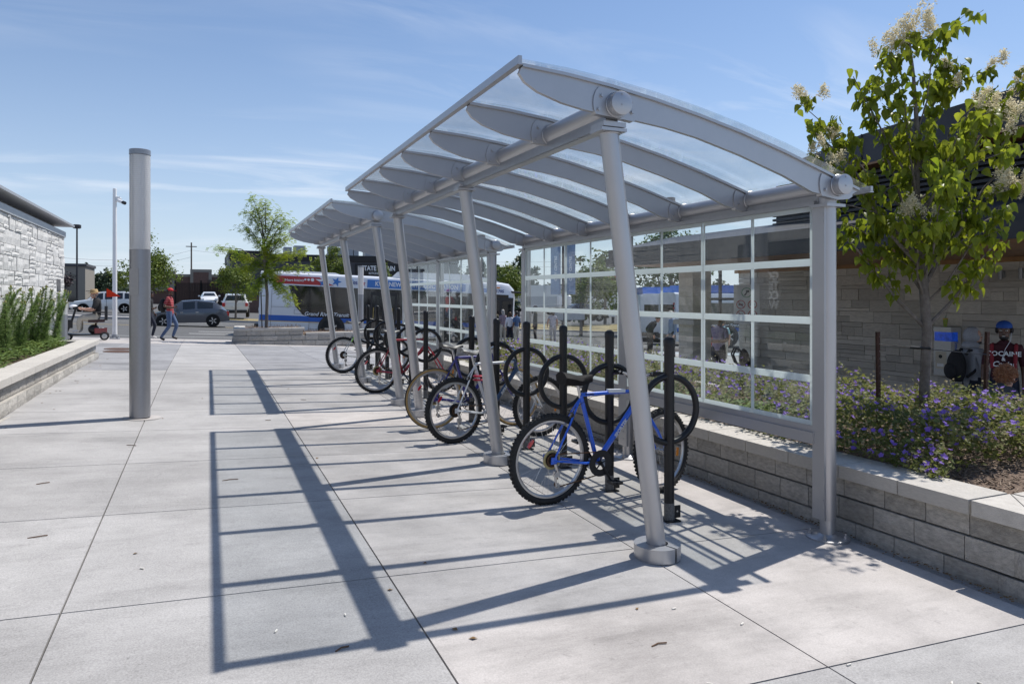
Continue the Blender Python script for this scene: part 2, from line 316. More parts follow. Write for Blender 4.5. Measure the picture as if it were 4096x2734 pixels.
def shelter(y0, label):
    t = thing('bike_shelter', label, 'shelter', (0, y0, 0), 0, 'glass roofed bike shelters')
    Z = lambda x, y: gz(x, y0 + y)
    for nm, bx, bz in (('front_beam', FX, FZ), ('rear_beam', BX, BZ)):
        bm_ = MB(); bm_.lathe([(.062, 0), (.066, .004), (.066, 5.186), (.062, 5.19)], (bx, 0, bz), 28, 'y'); bm_.v = [(x, -yy, z) if False else (x, abs(yy), z) for x, yy, z in bm_.v]
        bo = bm_.obj(nm, ALU, t)
        MB().box(bx - .04, bx + .04, .10, 5.1, bz - .115, bz - .05).box(bx - .03, bx + .03, .10, 5.1, bz - .122, bz - .116).obj('channel', ALUD, bo)
        for yy in (0, 5.19):
            cp = MB(); s_ = -1 if yy == 0 else 1
            cp.lathe([(.068, 0), (.068, .012), (.064, .014)], (0, 0, 0), 28, 'y'); cp.v = [(x + bx, yy + s_ * abs(y), z + bz) for x, y, z in cp.v]
            for dz_ in (.052, -.01): cp.cbox((bx, yy + s_ * .016, bz + dz_), (.008, .006, .008))
            cp.obj('end_cap', ALU, bo)
    # ribs
    pr = [(x, z) for x, z in RT] + RB[::-1]
    rib = MB().prism(pr, -.014, .014)
    for (a, b_), (c, d) in zip(RT, RT[1:]): rib.add([(a, -.03, b_ + .018), (c, -.03, d + .018), (c, .03, d + .018), (a, .03, b_ + .018), (a, -.03, b_), (c, -.03, d), (c, .03, d), (a, .03, b_)], [(0, 1, 2, 3), (4, 7, 6, 5), (0, 4, 5, 1), (3, 2, 6, 7)])
    ribm = rib.mesh('rib', ALU)
    plates = []
    for xb_, zb_, rr in ((FX, FZ, .155), (BX, BZ, .17)):
        arc = []
        for k in range(26):
            a = 2 * pi * k / 26; x = xb_ + rr * cos(a); z = zb_ + rr * sin(a)
            x = min(max(x, 1.7), 4.08); z = min(max(z, lerp(RB, x) - .012), lerp(RT, x) - .012); arc.append((x, z))
        mp_ = MB().prism(arc, -.022, .022)
        for dx, dz_ in ((-.10, .045), (-.12, -.035), (.105, -.03), (.10, .035) if xb_ == FX else (.10, .0)):
            x = xb_ + dx; z = zb_ + dz_
            if lerp(RB, x) + .01 < z < lerp(RT, x) - .03: mp_.lathe([(.017, -.024), (.017, .024)], (x, 0, z), 10, 'y').lathe([(.010, -.034), (.010, .034)], (x, 0, z), 6, 'y')
        for yy in (-.026, .026): mp_.torus((xb_, yy, zb_), .069, .0065, 26, 6)
        plates.append(mp_.mesh('gusset_plate', ALU))
        # short collar tube
    for k in range(7):
        y = .07 + k * .84
        ro = link('rib', ribm, t, (0, y, 0))
        for pm in plates: link('gusset_plate', pm, ro)
    # roof glass
    for k in range(6):
        ya, yb = .07 + k * .84 + .003, .07 + (k + 1) * .84 - .003
        if k == 0: ya -= .035
        if k == 5: yb += .035
        g = MB()
        for (a, b_), (c, d) in zip(GT, GT[1:]): pass
        n = len(GT); vs = [(x, yy, z + e) for e in (0, .008) for yy in (ya, yb) for x, z in GT]
        fs = []
        for i in range(n - 1): fs += [(i, i + 1, n + i + 1, n + i), (2 * n + i, 3 * n + i, 3 * n + i + 1, 2 * n + i + 1), (i, 2 * n + i, 2 * n + i + 1, i + 1), (n + i, n + i + 1, 3 * n + i + 1, 3 * n + i)]
        g.add(vs, fs); g.obj('roof_pane', ROOFG, t)
    MB().cbox((1.58, 2.59, 2.885), (.022, 5.12, .042)).box(1.565, 1.60, .03, 5.15, 2.858, 2.864).obj('front_edge_trim', ALU, t)
    MB().cbox((4.245, 2.59, 2.345), (.02, 5.12, .032)).box(4.225, 4.262, .03, 5.15, 2.318, 2.326).obj('rear_edge_trim', ALU, t)
    for k, py in enumerate(PY):
        pb_ = PB[k]; zb_ = Z(2.56, pb_); f = MB()
        f.tube([(FX + .002, py, FZ - .12), (2.56, pb_, zb_ + .03)], .057, 24)
        fo = f.obj('front_post', ALU, t)
        MB().box(FX - .085, FX + .085, py - .07, py + .07, FZ - .142, FZ - .123).box(FX - .075, FX + .075, py - .075, py + .075, FZ - .118, FZ - .09).torus((FX + .01, py, FZ - .147), .058, .006, 24, 6, 'z').obj('head_plate', ALU, fo)
        a0 = -.035; ring = MB(); n = 40; vs = []
        for i in range(n + 1):
            a = -pi * .42 + .1 + (2 * pi - .1 * 1.3) * i / n
            for r_, z_ in ((.066, .005), (.142, .005), (.142, .088), (.066, .088)): vs.append((2.56 + r_ * cos(a), pb_ + r_ * sin(a), zb_ + z_))
        fs = [(4 * i + j, 4 * i + (j + 1) % 4, 4 * i + 4 + (j + 1) % 4, 4 * i + 4 + j) for i in range(n) for j in range(4)] + [(0, 1, 2, 3), (4 * n + 3, 4 * n + 2, 4 * n + 1, 4 * n)]
        ring.add(vs, fs); ring.obj('base_ring', ALU, t)
        MB().lathe([(.10, 0), (.10, .03)], (2.56, pb_, zb_), 20).obj('base_plate', DARK, t)
        zb_ = Z(BX, py); q = MB()
        q.lathe([(.050, zb_ + .01), (.050, BZ - .12)], (BX, py, 0), 24)
        po = q.obj('rear_post', ALU, t)
        sl_ = MB().lathe([(.055, zb_ + .13), (.0555, zb_ + .132), (.0555, BZ - .14), (.054, BZ - .139)], (BX, py, 0), 24)
        sg = 1 if k == 0 else -1
        sl_.box(BX - .062, BX - .036, py - (.075 if k else .03), py + (.075 if k != 2 else .03), zb_ + .13, BZ - .14)
        for zz_ in (zb_ + .2, zb_ + .27, BZ - .19, BZ - .24): sl_.lathe([(.006, 0), (.006, .006)], (BX - .068, py - .02, zz_), 8, 'x')
        sl_.obj('sleeve', ALU, po)
        fl = MB().lathe([(.142, 0), (.142, .014), (.138, .016), (.075, .018), (.056, .03), (.05, .034)], (BX, py, zb_), 32)
        for a in (.6, 2.2, 3.75, 5.3):
            c = (BX + .115 * cos(a), py + .115 * sin(a), zb_ + .016); fl.lathe([(.02, 0), (.02, .003), (.014, .003), (.014, .018), (.007, .018), (.007, .034)], c, 6)
        fl.obj('base_flange', ALU, po)
        MB().box(BX - .085, BX + .085, py - .075, py + .075, BZ - .14, BZ - .12).lathe([(.058, BZ - .12), (.058, BZ - .06)], (BX, py, 0), 16).obj('head_plate', ALU, po)
    # glazed back screen: two bays of two sheets
    zt, zbm = 2.225, .705; rows = [1.835, 1.43, 1.025]
    for bay in range(2):
        ya, yb = PY[bay] + .078, PY[bay + 1] - .078
        MB().box(BX - .075, BX - .025, ya - .02, yb + .02, .575, .655).box(BX - .06, BX - .04, ya - .02, yb + .02, .655, .70).obj('bottom_rail', ALU, t)
        MB().box(BX - .066, BX - .034, ya - .02, yb + .02, zt + .002, zt + .035).obj('top_rail', ALUD, t)
        for s in range(2):
            a = ya + (yb - ya) / 2 * s + (.004 if s else 0); e = ya + (yb - ya) / 2 * (s + 1) - (0 if s else .004)
            gp = MB().box(BX - .055, BX - .045, a, e, zbm - .01, zt).obj('glass_sheet', PANEG, t)
            fm = MB(); X0, X1 = BX - .059, BX - .0555
            fm.box(X0, X1, a, e, zt - .035, zt).box(X0, X1, a, e, zbm - .01, zbm + .03)
            for zr in rows: fm.box(X0, X1, a, e, zr - .026, zr + .026)
            lv = [zbm + .03] + [v for zr in rows[::-1] for v in (zr - .026, zr + .026)] + [zt - .035]
            for za, zc in zip(lv[::2], lv[1::2]):
                for c, h in ((a + .011, .011), ((a + e) / 2, .016), (e - .011, .011)): fm.box(X0, X1, c - h, c + h, za, zc)
            fm.obj('frit_grid', FRIT, gp, 0)
    return t
sh1 = shelter(3.5, 'large arched glass and aluminium bike shelter nearest the camera, blue bicycle parked under it')
sh2 = shelter(9.68, 'second arched glass and aluminium bike shelter beyond the first, in front of the bus')
# ---------------------------------------------------------------- bike racks
def rack():
    t = thing('bike_rack', '', 'bike rack')
    p = MB().lathe([(.037, 0), (.037, 1.30)], (0, 0, 0), 20).obj('post', BLACKP, t)
    MB().lathe([(.040, 1.262), (.040, 1.302), (.033, 1.316), (.015, 1.326), (.002, 1.327)], (0, 0, 0), 20).obj('cap', BLACKP, p)
    MB().lathe([(.0373, .008), (.0373, .13)], (0, 0, 0), 20, 'z', False).obj('worn_foot', WORN, p)
    MB().torus((0, 0, .80), .238, .024, 48, 12).obj('ring', BLACKP, t)
    MB().box(.03, .095, -.006, .006, .012, .10).box(-.06, .06, -.06, .06, 0, .008).obj('foot_bracket', BLACKP, p)
    MB().lathe([(.008, -.0085), (.008, .0085)], (.066, 0, .06), 8, 'y').obj('bolt', STEEL, p)
    return t
rk = rack()
RL = ['black ring bike rack post nearest the camera, beside the front wheel of the blue bicycle', 'black ring bike rack just behind the saddle and top tube of the blue bicycle', 'black ring bike rack behind the blue bicycle saddle, third from the near end',
      'black ring bike rack against the fork of the white and navy bicycle', 'black ring bike rack between the white and navy bicycle and the purple one', 'black ring bike rack behind the purple bicycle saddle, last under the near shelter',
      'black ring bike rack by the red bicycle fork, first under the far shelter', 'black ring bike rack behind the red bicycle frame, second under the far shelter', 'black ring bike rack behind the red bicycle saddle, third under the far shelter',
      'black ring bike rack beside the front wheel of the black mountain bicycle', 'black ring bike rack behind the black mountain bicycle, second from the bus end', 'black ring bike rack at the far end of the row, closest to the bus']
for i, lb in enumerate(RL):
    x, y = 3.09, (4.27 + .825 * i if i < 6 else 10.4 + .82 * (i - 6))
    r_ = rk if i == 0 else dup(rk)
    r_.location = (x, y, gz(x, y)); r_['label'] = lb; r_['group'] = 'ring bike racks under the shelters'
# ---------------------------------------------------------------- bicycles
ALLOY = mat('rim_alloy', (.52, .52, .53), .3, .9, .05, 40)
GUMM = mat('gum_sidewall', (.42, .27, .10), .7)
CHAINM = mat('rusty_chain', (.13, .07, .04), .6, .6, .4, 90)
BLKPL = mat('black_plastic', (.018, .018, .02), .42, 0, .1, 30)
REDREF = mat('red_reflector', (.55, .01, .02), .15, emit=0, coat=1)
AMBREF = mat('amber_reflector', (.75, .25, .02), .15, coat=1)
CREAM = mat('yellowed_plastic', (.55, .48, .25), .4, trans=.3)
VINYLW = mat('white_decal', (.75, .77, .80), .4)
VINYLK = mat('black_decal', (.02, .02, .03), .4)
def paint(name, col): return mat(name, col, .28, 0., .04, 15, coat=.8)
def wheel_meshes(Rw, tw, knob, gum, seed):
    rnd = random.Random(seed); ty = MB(); m_ = 12; n = 72; vs = []
    for i in range(n):
        a = 2 * pi * i / n
        for j in range(m_):
            b_ = 2 * pi * j / m_; r = Rw - tw + tw * cos(b_); y = tw * sin(b_) * .95
            vs.append((r * cos(a), y, r * sin(a)))
    ty.add(vs, [(i * m_ + j, i * m_ + (j + 1) % m_, ((i + 1) % n) * m_ + (j + 1) % m_, ((i + 1) % n) * m_ + j) for i in range(n) for j in range(m_)])
    if gum: ty.m = [1 if (j in (2, 3, 4, 8, 7, 9)) else 0 for i in range(n) for j in range(m_)]
    if knob:
        for i in range(64):
            a = 2 * pi * i / 64
            for off, yy in ((0, 0), (0, 0)) if False else (((0, .0), (0, tw * .62), (0, -tw * .62)) if i % 2 else ((0, tw * .34), (0, -tw * .34), (0, tw * .72), (0, -tw * .72))):
                rr = Rw - tw + sqrt(max(0, tw * tw - (yy / .95) ** 2)) + .0015
                ty.cbox((rr * cos(a), yy, rr * sin(a)), (.010, tw * .42, .015), Matrix.Rotation(-a, 3, 'Y'))
    rim = MB(); prof = [(Rw - 2 * tw + .006, -.012), (Rw - 2 * tw + .006, .012), (Rw - 2 * tw - .010, .012), (Rw - 2 * tw - .020, .005), (Rw - 2 * tw - .020, -.005), (Rw - 2 * tw - .010, -.012)]
    vs = []; n = 60
    for i in range(n):
        a = 2 * pi * i / n; vs += [(r * cos(a), y, r * sin(a)) for r, y in prof]
    rim.add(vs, [(i * 6 + j, i * 6 + (j + 1) % 6, ((i + 1) % n) * 6 + (j + 1) % 6, ((i + 1) % n) * 6 + j) for i in range(n) for j in range(6)])
    sp = MB(); rr = Rw - 2 * tw - .015
    for i in range(32):
        a = 2 * pi * i / 32; h = a + (1 if (i // 2) % 2 else -1) * 1.15; y = .028 if i % 2 else -.028
        sp.tube([(.022 * cos(h), y, .022 * sin(h)), (rr * cos(a), 0, rr * sin(a))], .0011, 4, False)
    hub = MB().lathe([(.010, -.05), (.010, -.035), (.024, -.033), (.024, -.027), (.014, -.024), (.014, .024), (.024, .027), (.024, .033), (.010, .035), (.010, .05)], (0, 0, 0), 14, 'y')
    return ty.mesh('tyre', [RUBBER, GUMM]), rim.mesh('rim', ALLOY), sp.mesh('spokes', STEEL, 0), hub.mesh('hub', CHROME)
def bicycle(label, rear, front, col, Rw=.345, tw=.0255, knob=True, gum=False, steer=0., lean=.03, sad='plain', bars='flat', second=None, susp=False, decal=None, kick=True, cass=CREAM, tread=0):
    h = atan2(front[1] - rear[1], front[0] - rear[0]); Wb = min(1.13, math.hypot(front[0] - rear[0], front[1] - rear[1]))
    t = thing('bicycle', label, 'bicycle', (rear[0], rear[1], gz(*rear[:2])), h, 'bicycles parked at the racks'); t.rotation_euler = (lean, .045 * cos(h), h)
    P = paint(col[0], col[1]); P2 = paint(*second) if second else P
    ms = wheel_meshes(Rw, tw, knob, gum, 1)
    A = Vector((0, 0, Rw)); BB = Vector((.43, 0, Rw - .045)); ST = Vector((.24, 0, .83)); HT = Vector((Wb - .36, 0, .87)); HB = Vector((Wb - .315, 0, .75)); F = Vector((Wb, 0, Rw))
    W = []
    rw = thing('wheel', None, None, A); rw.parent = t
    for nm, me in zip(('tyre', 'rim', 'spokes', 'hub'), ms): link(nm, me, rw)
    fork_ax = (HT - HB).normalized()
    M = Matrix.Translation(HB) @ Matrix.Rotation(steer, 4, fork_ax) @ Matrix.Translation(-HB)
    fw = thing('wheel', None, None, M @ F); fw.parent = t; fw.rotation_euler = M.to_euler()
    for nm, me in zip(('tyre', 'rim', 'spokes', 'hub'), ms): link(nm, me, fw)
    f = MB(); f.tube([BB, ST], .0175, 12); f.tube([ST + (HT - ST) * 0 - (HT - ST).normalized() * 0, HT - fork_ax * .02], .0165, 12); f.mi = 1 if second else 0
    f.tube([BB, HB + fork_ax * .02], .0225 if not susp else .026, 12); f.tube([HB - fork_ax * .01, HT + fork_ax * .015], .021, 14); f.mi = 0
    for s in (-1, 1):
        f.tube([ST - Vector((0, 0, .03)), Vector((ST.x * .55, s * .045, ST.z * .55 + .345 * .45)), A + Vector((0, s * .062, 0))], [.009, .009, .008], 8)
        f.tube([BB, Vector((.30, s * .042, BB.z + .005)), A + Vector((0, s * .062, 0))], [.013, .011, .009], 8)
    f.lathe([(.021, -.036), (.021, .036)], BB, 14, 'y')
    f.cbox(A + Vector((0, -.062, 0)), (.05, .007, .05)); f.cbox(A + Vector((0, .062, 0)), (.05, .007, .05))
    fo = f.obj('frame', [P, P2], t)
    if decal:
        d = (HB + fork_ax * .02 - BB); an = -atan2(d.z, d.x)
        c = BB + d * .56 + Vector((0, -.0245 - (.003 if susp else 0), 0))
        text(decal, .034 if len(decal) > 8 else .040, VINYLW, fo, c, Euler_xy(an), .03, name='decal', ex=.0006)
        if 'SPORT' in decal:
            c = ST + (HT - ST) * .14 + Vector((0, -.0185, 0)); text('18 SPEED', .022, VINYLK, fo, c, (R(90), 0, 0), .02, .2, name='decal', ex=.0006)
            MB().cbox(ST + (HT - ST) * .66 + Vector((0, 0, 0)), (.16, .0345, .026)).obj('silver_band', VINYLW, fo)
            text('HIGHPEAK', .02, VINYLK, fo, ST + (HT - ST) * .68 + Vector((0, -.0188, 0)), (R(90), 0, 0), .02, .2, name='decal', ex=.0006) if False else None
    fk = MB()
    for s in (-1, 1):
        p = [HB + Vector((.01, s * .05, -.02)), HB * .45 + F * .55 + Vector((.012, s * .055, 0)), F + Vector((0, s * .055, 0))]
        fk.mi = 0; fk.tube([M @ q for q in p], [.015, .013, .009] if not susp else [.017, .017, .015], 10)
    fk.tube([M @ (HB + Vector((.008, -.055, -.022))), M @ (HB + Vector((.008, .055, -.022)))], .015, 10)
    fk.tube([M @ HB, M @ (HB - fork_ax * .02)], .02, 12)
    fk.obj('fork', [P if not susp else BLKPL], t)
    # stem, bars, grips, levers
    sb = MB(); top = HT + fork_ax * .07; bc = top + Vector((.07, 0, .03))
    sb.tube([M @ (HT + fork_ax * .01), M @ top], .014, 12); sb.tube([M @ top, M @ bc], .016, 12)
    hb = sb.obj('stem', CHROME if not susp else BLKPL, t)
    pts = [bc + Vector((-.035, -.30, .035)), bc + Vector((-.01, -.16, .03)), bc + Vector((0, -.05, 0)), bc + Vector((0, .05, 0)), bc + Vector((-.01, .16, .03)), bc + Vector((-.035, .30, .035))]
    MB().tube([M @ p for p in pts], .0125, 10).obj('handlebar', CHROME if bars != 'black' else BLKPL, t)
    for s in (0, -1):
        e = pts[s]; i_ = pts[1 if s == 0 else -2]; d = (e - i_).normalized()
        g = MB().tube([M @ (e - d * .12), M @ (e + d * .005)], .0175, 12).obj('grip', RUBBER, t)
        lv = MB(); q = e - d * .15; lv.cbox(M @ (q + Vector((.01, 0, -.005))), (.045, .035, .03)); lv.tube([M @ (q + Vector((.03, 0, -.01))), M @ (q + d * .06 + Vector((.05, 0, -.018))), M @ (q + d * .12 + Vector((.045, 0, -.03)))], .006, 6); lv.obj('brake_lever', BLKPL, t)
    cb = MB()
    for s in (-1, 1):
        cb.tube([M @ (bc + Vector((.04, s * .14, .01))), M @ (bc + Vector((.13, s * .08, -.03))), M @ (bc + Vector((.11, s * .02, -.16))), M @ (HB + Vector((.05, s * .03, .02)))], .0024, 5)
    cb.obj('brake_cable', BLKPL, t)
    # seat post and saddle
    MB().tube([ST - Vector((0, 0, .02)), ST + (ST - BB).normalized() * .11], .013, 12).obj('seat_post', CHROME, t)
    sp_ = ST + (ST - BB).normalized() * .13; sd = MB(); nx = 10; vs = []
    for i in range(nx):
        u = i / (nx - 1); x = -.14 + .28 * u; hw = .085 * (1 - u) ** .8 * (1 if u > .06 else .75) + .018; z = .035 + .02 * (1 - u) ** 2 - .012 * math.exp(-((u - .55) / .2) ** 2)
        for j in range(7):
            v = -1 + 2 * j / 6; vs.append((x, hw * v, z - .035 * abs(v) ** 2.4))
        dz_ = .095 if sad == 'cover' else .055; vs.append((x, hw * .75, z - dz_ * (1 - .4 * u))); vs.append((x, -hw * .75, z - dz_ * (1 - .4 * u)))
    m9 = 9; fs = [(i * m9 + j, i * m9 + (j + 1) % m9, (i + 1) * m9 + (j + 1) % m9, (i + 1) * m9 + j) for i in range(nx - 1) for j in range(m9)] + [tuple(range(8, -1, -1)), tuple((nx - 1) * m9 + j for j in range(9))]
    sd.add([Vector(v) + sp_ for v in vs], fs)
    SADM = {'plain': BLKPL, 'cover': mat('black_seat_cover', (.012, .010, .010), .72, 0, .2, 40, .4, 30, spec=.25), 'silver': mat('silver_and_black_saddle', (.02, .02, .022), .35, 0, 0, 6, col2=(.45, .44, .42))}[sad]
    so_ = sd.obj('saddle', SADM, t, 60)
    MB().tube([sp_ + Vector((-.09, .02, 0)), sp_ + Vector((0, .022, -.02)), sp_ + Vector((.10, .012, .01))], .0035, 6).tube([sp_ + Vector((-.09, -.02, 0)), sp_ + Vector((0, -.022, -.02)), sp_ + Vector((.10, -.012, .01))], .0035, 6).cbox(sp_ + Vector((0, 0, -.02)), (.05, .05, .02)).obj('saddle_rail', CHROME, so_)
    # drivetrain (right hand side, -y)
    ck = MB(); yc = -.048
    for r in (.088, .066): ck.torus(BB + Vector((0, yc + (.006 if r < .08 else 0), 0)), r, .0035, 40, 5)
    for i in range(44):
        a = 2 * pi * i / 44; ck.cbox(BB + Vector((.0925 * cos(a), yc, .0925 * sin(a))), (.006, .003, .006))
    for i in range(5):
        a = 2 * pi * i / 5 + .3; ck.tube([BB + Vector((.015 * cos(a), yc - .004, .015 * sin(a))), BB + Vector((.085 * cos(a), yc, .085 * sin(a)))], .006, 6)
    if susp or 'blue_enamel' in col[0]: ck.lathe([(.050, .052), (.104, .051), (.104, .056), (.050, .055)], (BB.x, 0, BB.z), 40, 'y', False)
    ck.lathe([(.018, -.055), (.018, .055)], BB, 12, 'y')
    cko = ck.obj('chainset', BLKPL if sad != 'silver' else ALLOY, t)
    ca = -.95
    for s in (-1, 1):
        d = Vector((cos(ca) * s, 0, sin(ca) * s)) * -s * -1 if s == -1 else Vector((-cos(ca), 0, -sin(ca)))
        y = -.062 if s == -1 else .062; d = Vector((cos(ca), 0, sin(ca))) * (1 if s == -1 else -1)
        e = BB + d * .17 + Vector((0, y, 0)); MB().tube([BB + Vector((0, y, 0)), e], [.012, .009], 8).obj('crank_arm', BLKPL if sad != 'silver' else ALLOY, t)
        pd = MB(); yo = -.055 if s == -1 else .055; pc = e + Vector((0, yo, 0))
        pd.cbox(pc + Vector((.042, 0, 0)), (.012, .085, .022)); pd.cbox(pc - Vector((.042, 0, 0)), (.012, .085, .022)); pd.cbox(pc + Vector((0, .036, 0)), (.08, .012, .022)); pd.cbox(pc - Vector((0, .036, 0)), (.08, .012, .022)); pd.lathe([(.009, -.05), (.009, .05)], pc, 8, 'y'); pd.obj('pedal', BLKPL, t)
    cs = MB()
    for i, r in enumerate((.055, .048, .041, .034, .027)): cs.lathe([(r, .030 + i * .005), (r, .033 + i * .005)], A, 26, 'y')
    cs.obj('cassette', mat('oily_steel', (.06, .045, .035), .5, .7, .4, 60), t)
    MB().lathe([(.03, .025), (.074, .023), (.074, .026), (.03, .028)], A, 30, 'y', False).obj('spoke_guard', cass, t)
    ch = MB(); dl = A + Vector((.03, -.046, -.20)); n = 46
    top_a, top_b = A + Vector((0, -.046, .045)), BB + Vector((0, yc, .088))
    bot_a, bot_b = dl + Vector((.03, 0, -.005)), BB + Vector((0, yc, -.088))
    for p, q, k in ((top_a, top_b, 26), (bot_a, bot_b, 26), (A + Vector((.05, -.046, -.05)), dl + Vector((.02, 0, .05)), 5)):
        for i in range(k):
            c = p + (q - p) * ((i + .5) / k); ch.cbox(c, (.012, .006 if i % 2 else .003, .009), Matrix.Rotation(-atan2(q.z - p.z, q.x - p.x), 3, 'Y'))
    for c0, r, a0, a1, k in ((BB + Vector((0, yc, 0)), .088, -90, 90, 20), (A + Vector((0, -.046, 0)), .045, 90, 300, 12), (dl + Vector((.02, 0, .02)), .025, 150, 300, 5)):
        for i in range(k): a = R(a0 + (a1 - a0) * (i + .5) / k); ch.cbox(c0 + Vector((r * cos(a), 0, r * sin(a))), (.013, .006 if i % 2 else .003, .009), Matrix.Rotation(-a - pi / 2, 3, 'Y'))
    ch.obj('chain', CHAINM, t)
    dr = MB(); dr.tube([A + Vector((.01, -.066, -.02)), A + Vector((.035, -.068, -.085))], .013, 8); dr.cbox(A + Vector((.03, -.06, -.10)), (.045, .03, .04)); dr.tube([A + Vector((.02, -.054, -.10)), dl + Vector((.01, -.004, 0))], [.011, .008], 8)
    dr.lathe([(.02, -.003), (.02, .003)], A + Vector((.035, -.046, -.115)), 12, 'y').lathe([(.022, -.003), (.022, .003)], dl + Vector((.02, 0, .005)), 12, 'y'); dr.obj('derailleur', ALLOY, t)
    for who, c in ((BLKPL, Vector((.16, 0, .68))),):
        bk = MB()
        for s in (-1, 1): bk.cbox(c + Vector((0, s * .033, -.03)), (.018, .014, .07))
        bk.cbox(c + Vector((0, 0, .012)), (.008, .09, .008)); bk.obj('rear_brake', who, t)
    rc = MB()
    for s in (-1, 1): rc.tube([HT + Vector((.03, s * .02, -.02)), ST + (HT - ST) * .7 + Vector((0, s * .012, -.021)), ST + (HT - ST) * .2 + Vector((0, s * .012, -.021)), ST + Vector((-.06, s * .02, -.10)), Vector((.16, s * .03, .70))], .0022, 4)
    rc.tube([BB + Vector((-.03, -.02, -.02)), Vector((.25, -.05, BB.z - .01)), A + Vector((.06, -.07, -.02)), A + Vector((.0, -.075, -.10)), A + Vector((.03, -.07, -.12))], .0022, 4); rc.obj('gear_cable', BLKPL, t)
    if kick: MB().tube([Vector((.36, .03, Rw - .06)), Vector((.28, .13, .03))], [.006, .005], 6).obj('kickstand', CHROME, t)
    def refl(parent, ang, m):
        o = MB().cbox((0, 0, 0), (.02, .014, .07)).cbox((0, 0, 0), (.028, .008, .03)).obj('reflector', m, parent); r = Rw * .62; o.location = (r * cos(ang), 0, r * sin(ang)); o.rotation_euler = (0, R(90) - ang if False else pi / 2 - ang + pi / 2, 0); return o
    refl(rw, R(145), REDREF); refl(fw, R(-8), AMBREF)
    return t
from mathutils import Euler
def Euler_xy(a):                          # text that faces -y, turned about y by a
    return (Matrix.Rotation(a, 3, 'Y') @ Matrix.Rotation(R(90), 3, 'X')).to_euler()
bicycle('bright blue mountain bicycle with chunky tyres leaning at the nearest rack', (2.40, 4.86), (3.50, 4.93), ('blue_enamel', (.012, .115, .68)), steer=R(14), sad='cover', decal='SPORTEK', lean=.04)
bk2_ = bicycle('white and navy mountain bicycle with a silver saddle, second from the near end', (2.43, 7.16), (3.53, 7.38), ('white_enamel', (.72, .73, .75)), second=('navy_enamel', (.012, .05, .13)), sad='silver', decal='INFINITY', steer=R(-8), kick=True, cass=BLKPL, lean=-.03)
bk2 = None
bicycle('indigo road bicycle with tan sidewall tyres, standing just behind the white and navy one', (2.45, 7.98), (3.52, 8.05), ('indigo_enamel', (.03, .025, .24)), Rw=.355, tw=.019, knob=False, gum=True, steer=R(5), kick=False, lean=.02)
bicycle('red bicycle with silver handlebar under the far shelter', (2.47, 11.04), (3.58, 11.14), ('red_enamel', (.42, .012, .03)), Rw=.350, tw=.023, knob=True, steer=R(10), decal='OUTLANDER'[:0] or None, cass=CREAM, lean=.03, kick=False)
bk5 = bicycle('black mountain bicycle with white and green frame, farthest along the row', (2.46, 13.86), (3.50, 14.05), ('pearl_enamel', (.62, .64, .62)), second=('matt_black_enamel', (.02, .02, .02)), susp=True, steer=R(-5), cass=BLKPL, lean=-.02, bars='black')
MB().tube([Vector((.14, -.048, .60)), Vector((.20, -.03, .70))], .011, 8).obj('green_stay_tip', mat('lime_paint', (.25, .55, .05), .4), bk5)
lk_ = MB().torus((.30, 0, .70), .055, .010, 20, 8, 'z').torus((.30, 0, .66), .058, .009, 20, 8, 'z').obj('cable_lock', mat('red_lock', (.55, .02, .06), .35), bk2_)
# ---------------------------------------------------------------- stone and block pieces
def rough_block(seed, amp, nx=4, nz=2, bev=.06):
    rnd = random.Random(seed); b = MB(); vs = []
    for k in range(nz + 1):
        for i in range(nx + 1):
            e = (i in (0, nx)) or (k in (0, nz)); x = -.5 + i / nx; z = -.5 + k / nz
            vs.append((x, (0 if e else -amp * rnd.uniform(.3, 1.)) + (amp * .2 * rnd.random() if e else 0), z))
    fs = [(k * (nx + 1) + i, k * (nx + 1) + i + 1, (k + 1) * (nx + 1) + i + 1, (k + 1) * (nx + 1) + i) for k in range(nz) for i in range(nx)]
    n0 = len(vs); loop = [(k, i) for k, i in [(0, i) for i in range(nx + 1)] + [(k, nx) for k in range(1, nz + 1)] + [(nz, i) for i in range(nx - 1, -1, -1)] + [(k, 0) for k in range(nz - 1, 0, -1)]]
    idx = [k * (nx + 1) + i for k, i in loop]; vs += [(vs[j][0], 1., vs[j][2]) for j in idx]; m = len(idx)
    fs += [(idx[j], n0 + j, n0 + (j + 1) % m, idx[(j + 1) % m]) for j in range(m)]
    b.add(vs, fs); return b
LIME = mat('split_limestone', (.47, .465, .45), .9, 0, .32, 9, .6, 26, rnd=.09, vec='Object', col2=(.66, .65, .625))
LEDGE = mat('sawn_ledgestone', (.42, .385, .335), .85, 0, .25, 5, .5, 40, rnd=.20, stretch=(1, 1, 5), col2=(.68, .63, .55))
BLOCK = mat('split_concrete_block', (.30, .285, .26), .92, 0, .28, 7, .9, 30, rnd=.16, vec='Object', col2=(.50, .475, .435))
CAPM = mat('concrete_cap', (.50, .475, .435), .9, 0, .10, 14, .4, 120, rnd=.05)
limes = [rough_block(i, .11).mesh('stone', LIME, 0) for i in range(7)]
ledges = [rough_block(20 + i, .05, 3, 1).mesh('stone', LEDGE, 0) for i in range(5)]
blocks = [rough_block(40 + i, .07).mesh('block', BLOCK, 0) for i in range(6)]
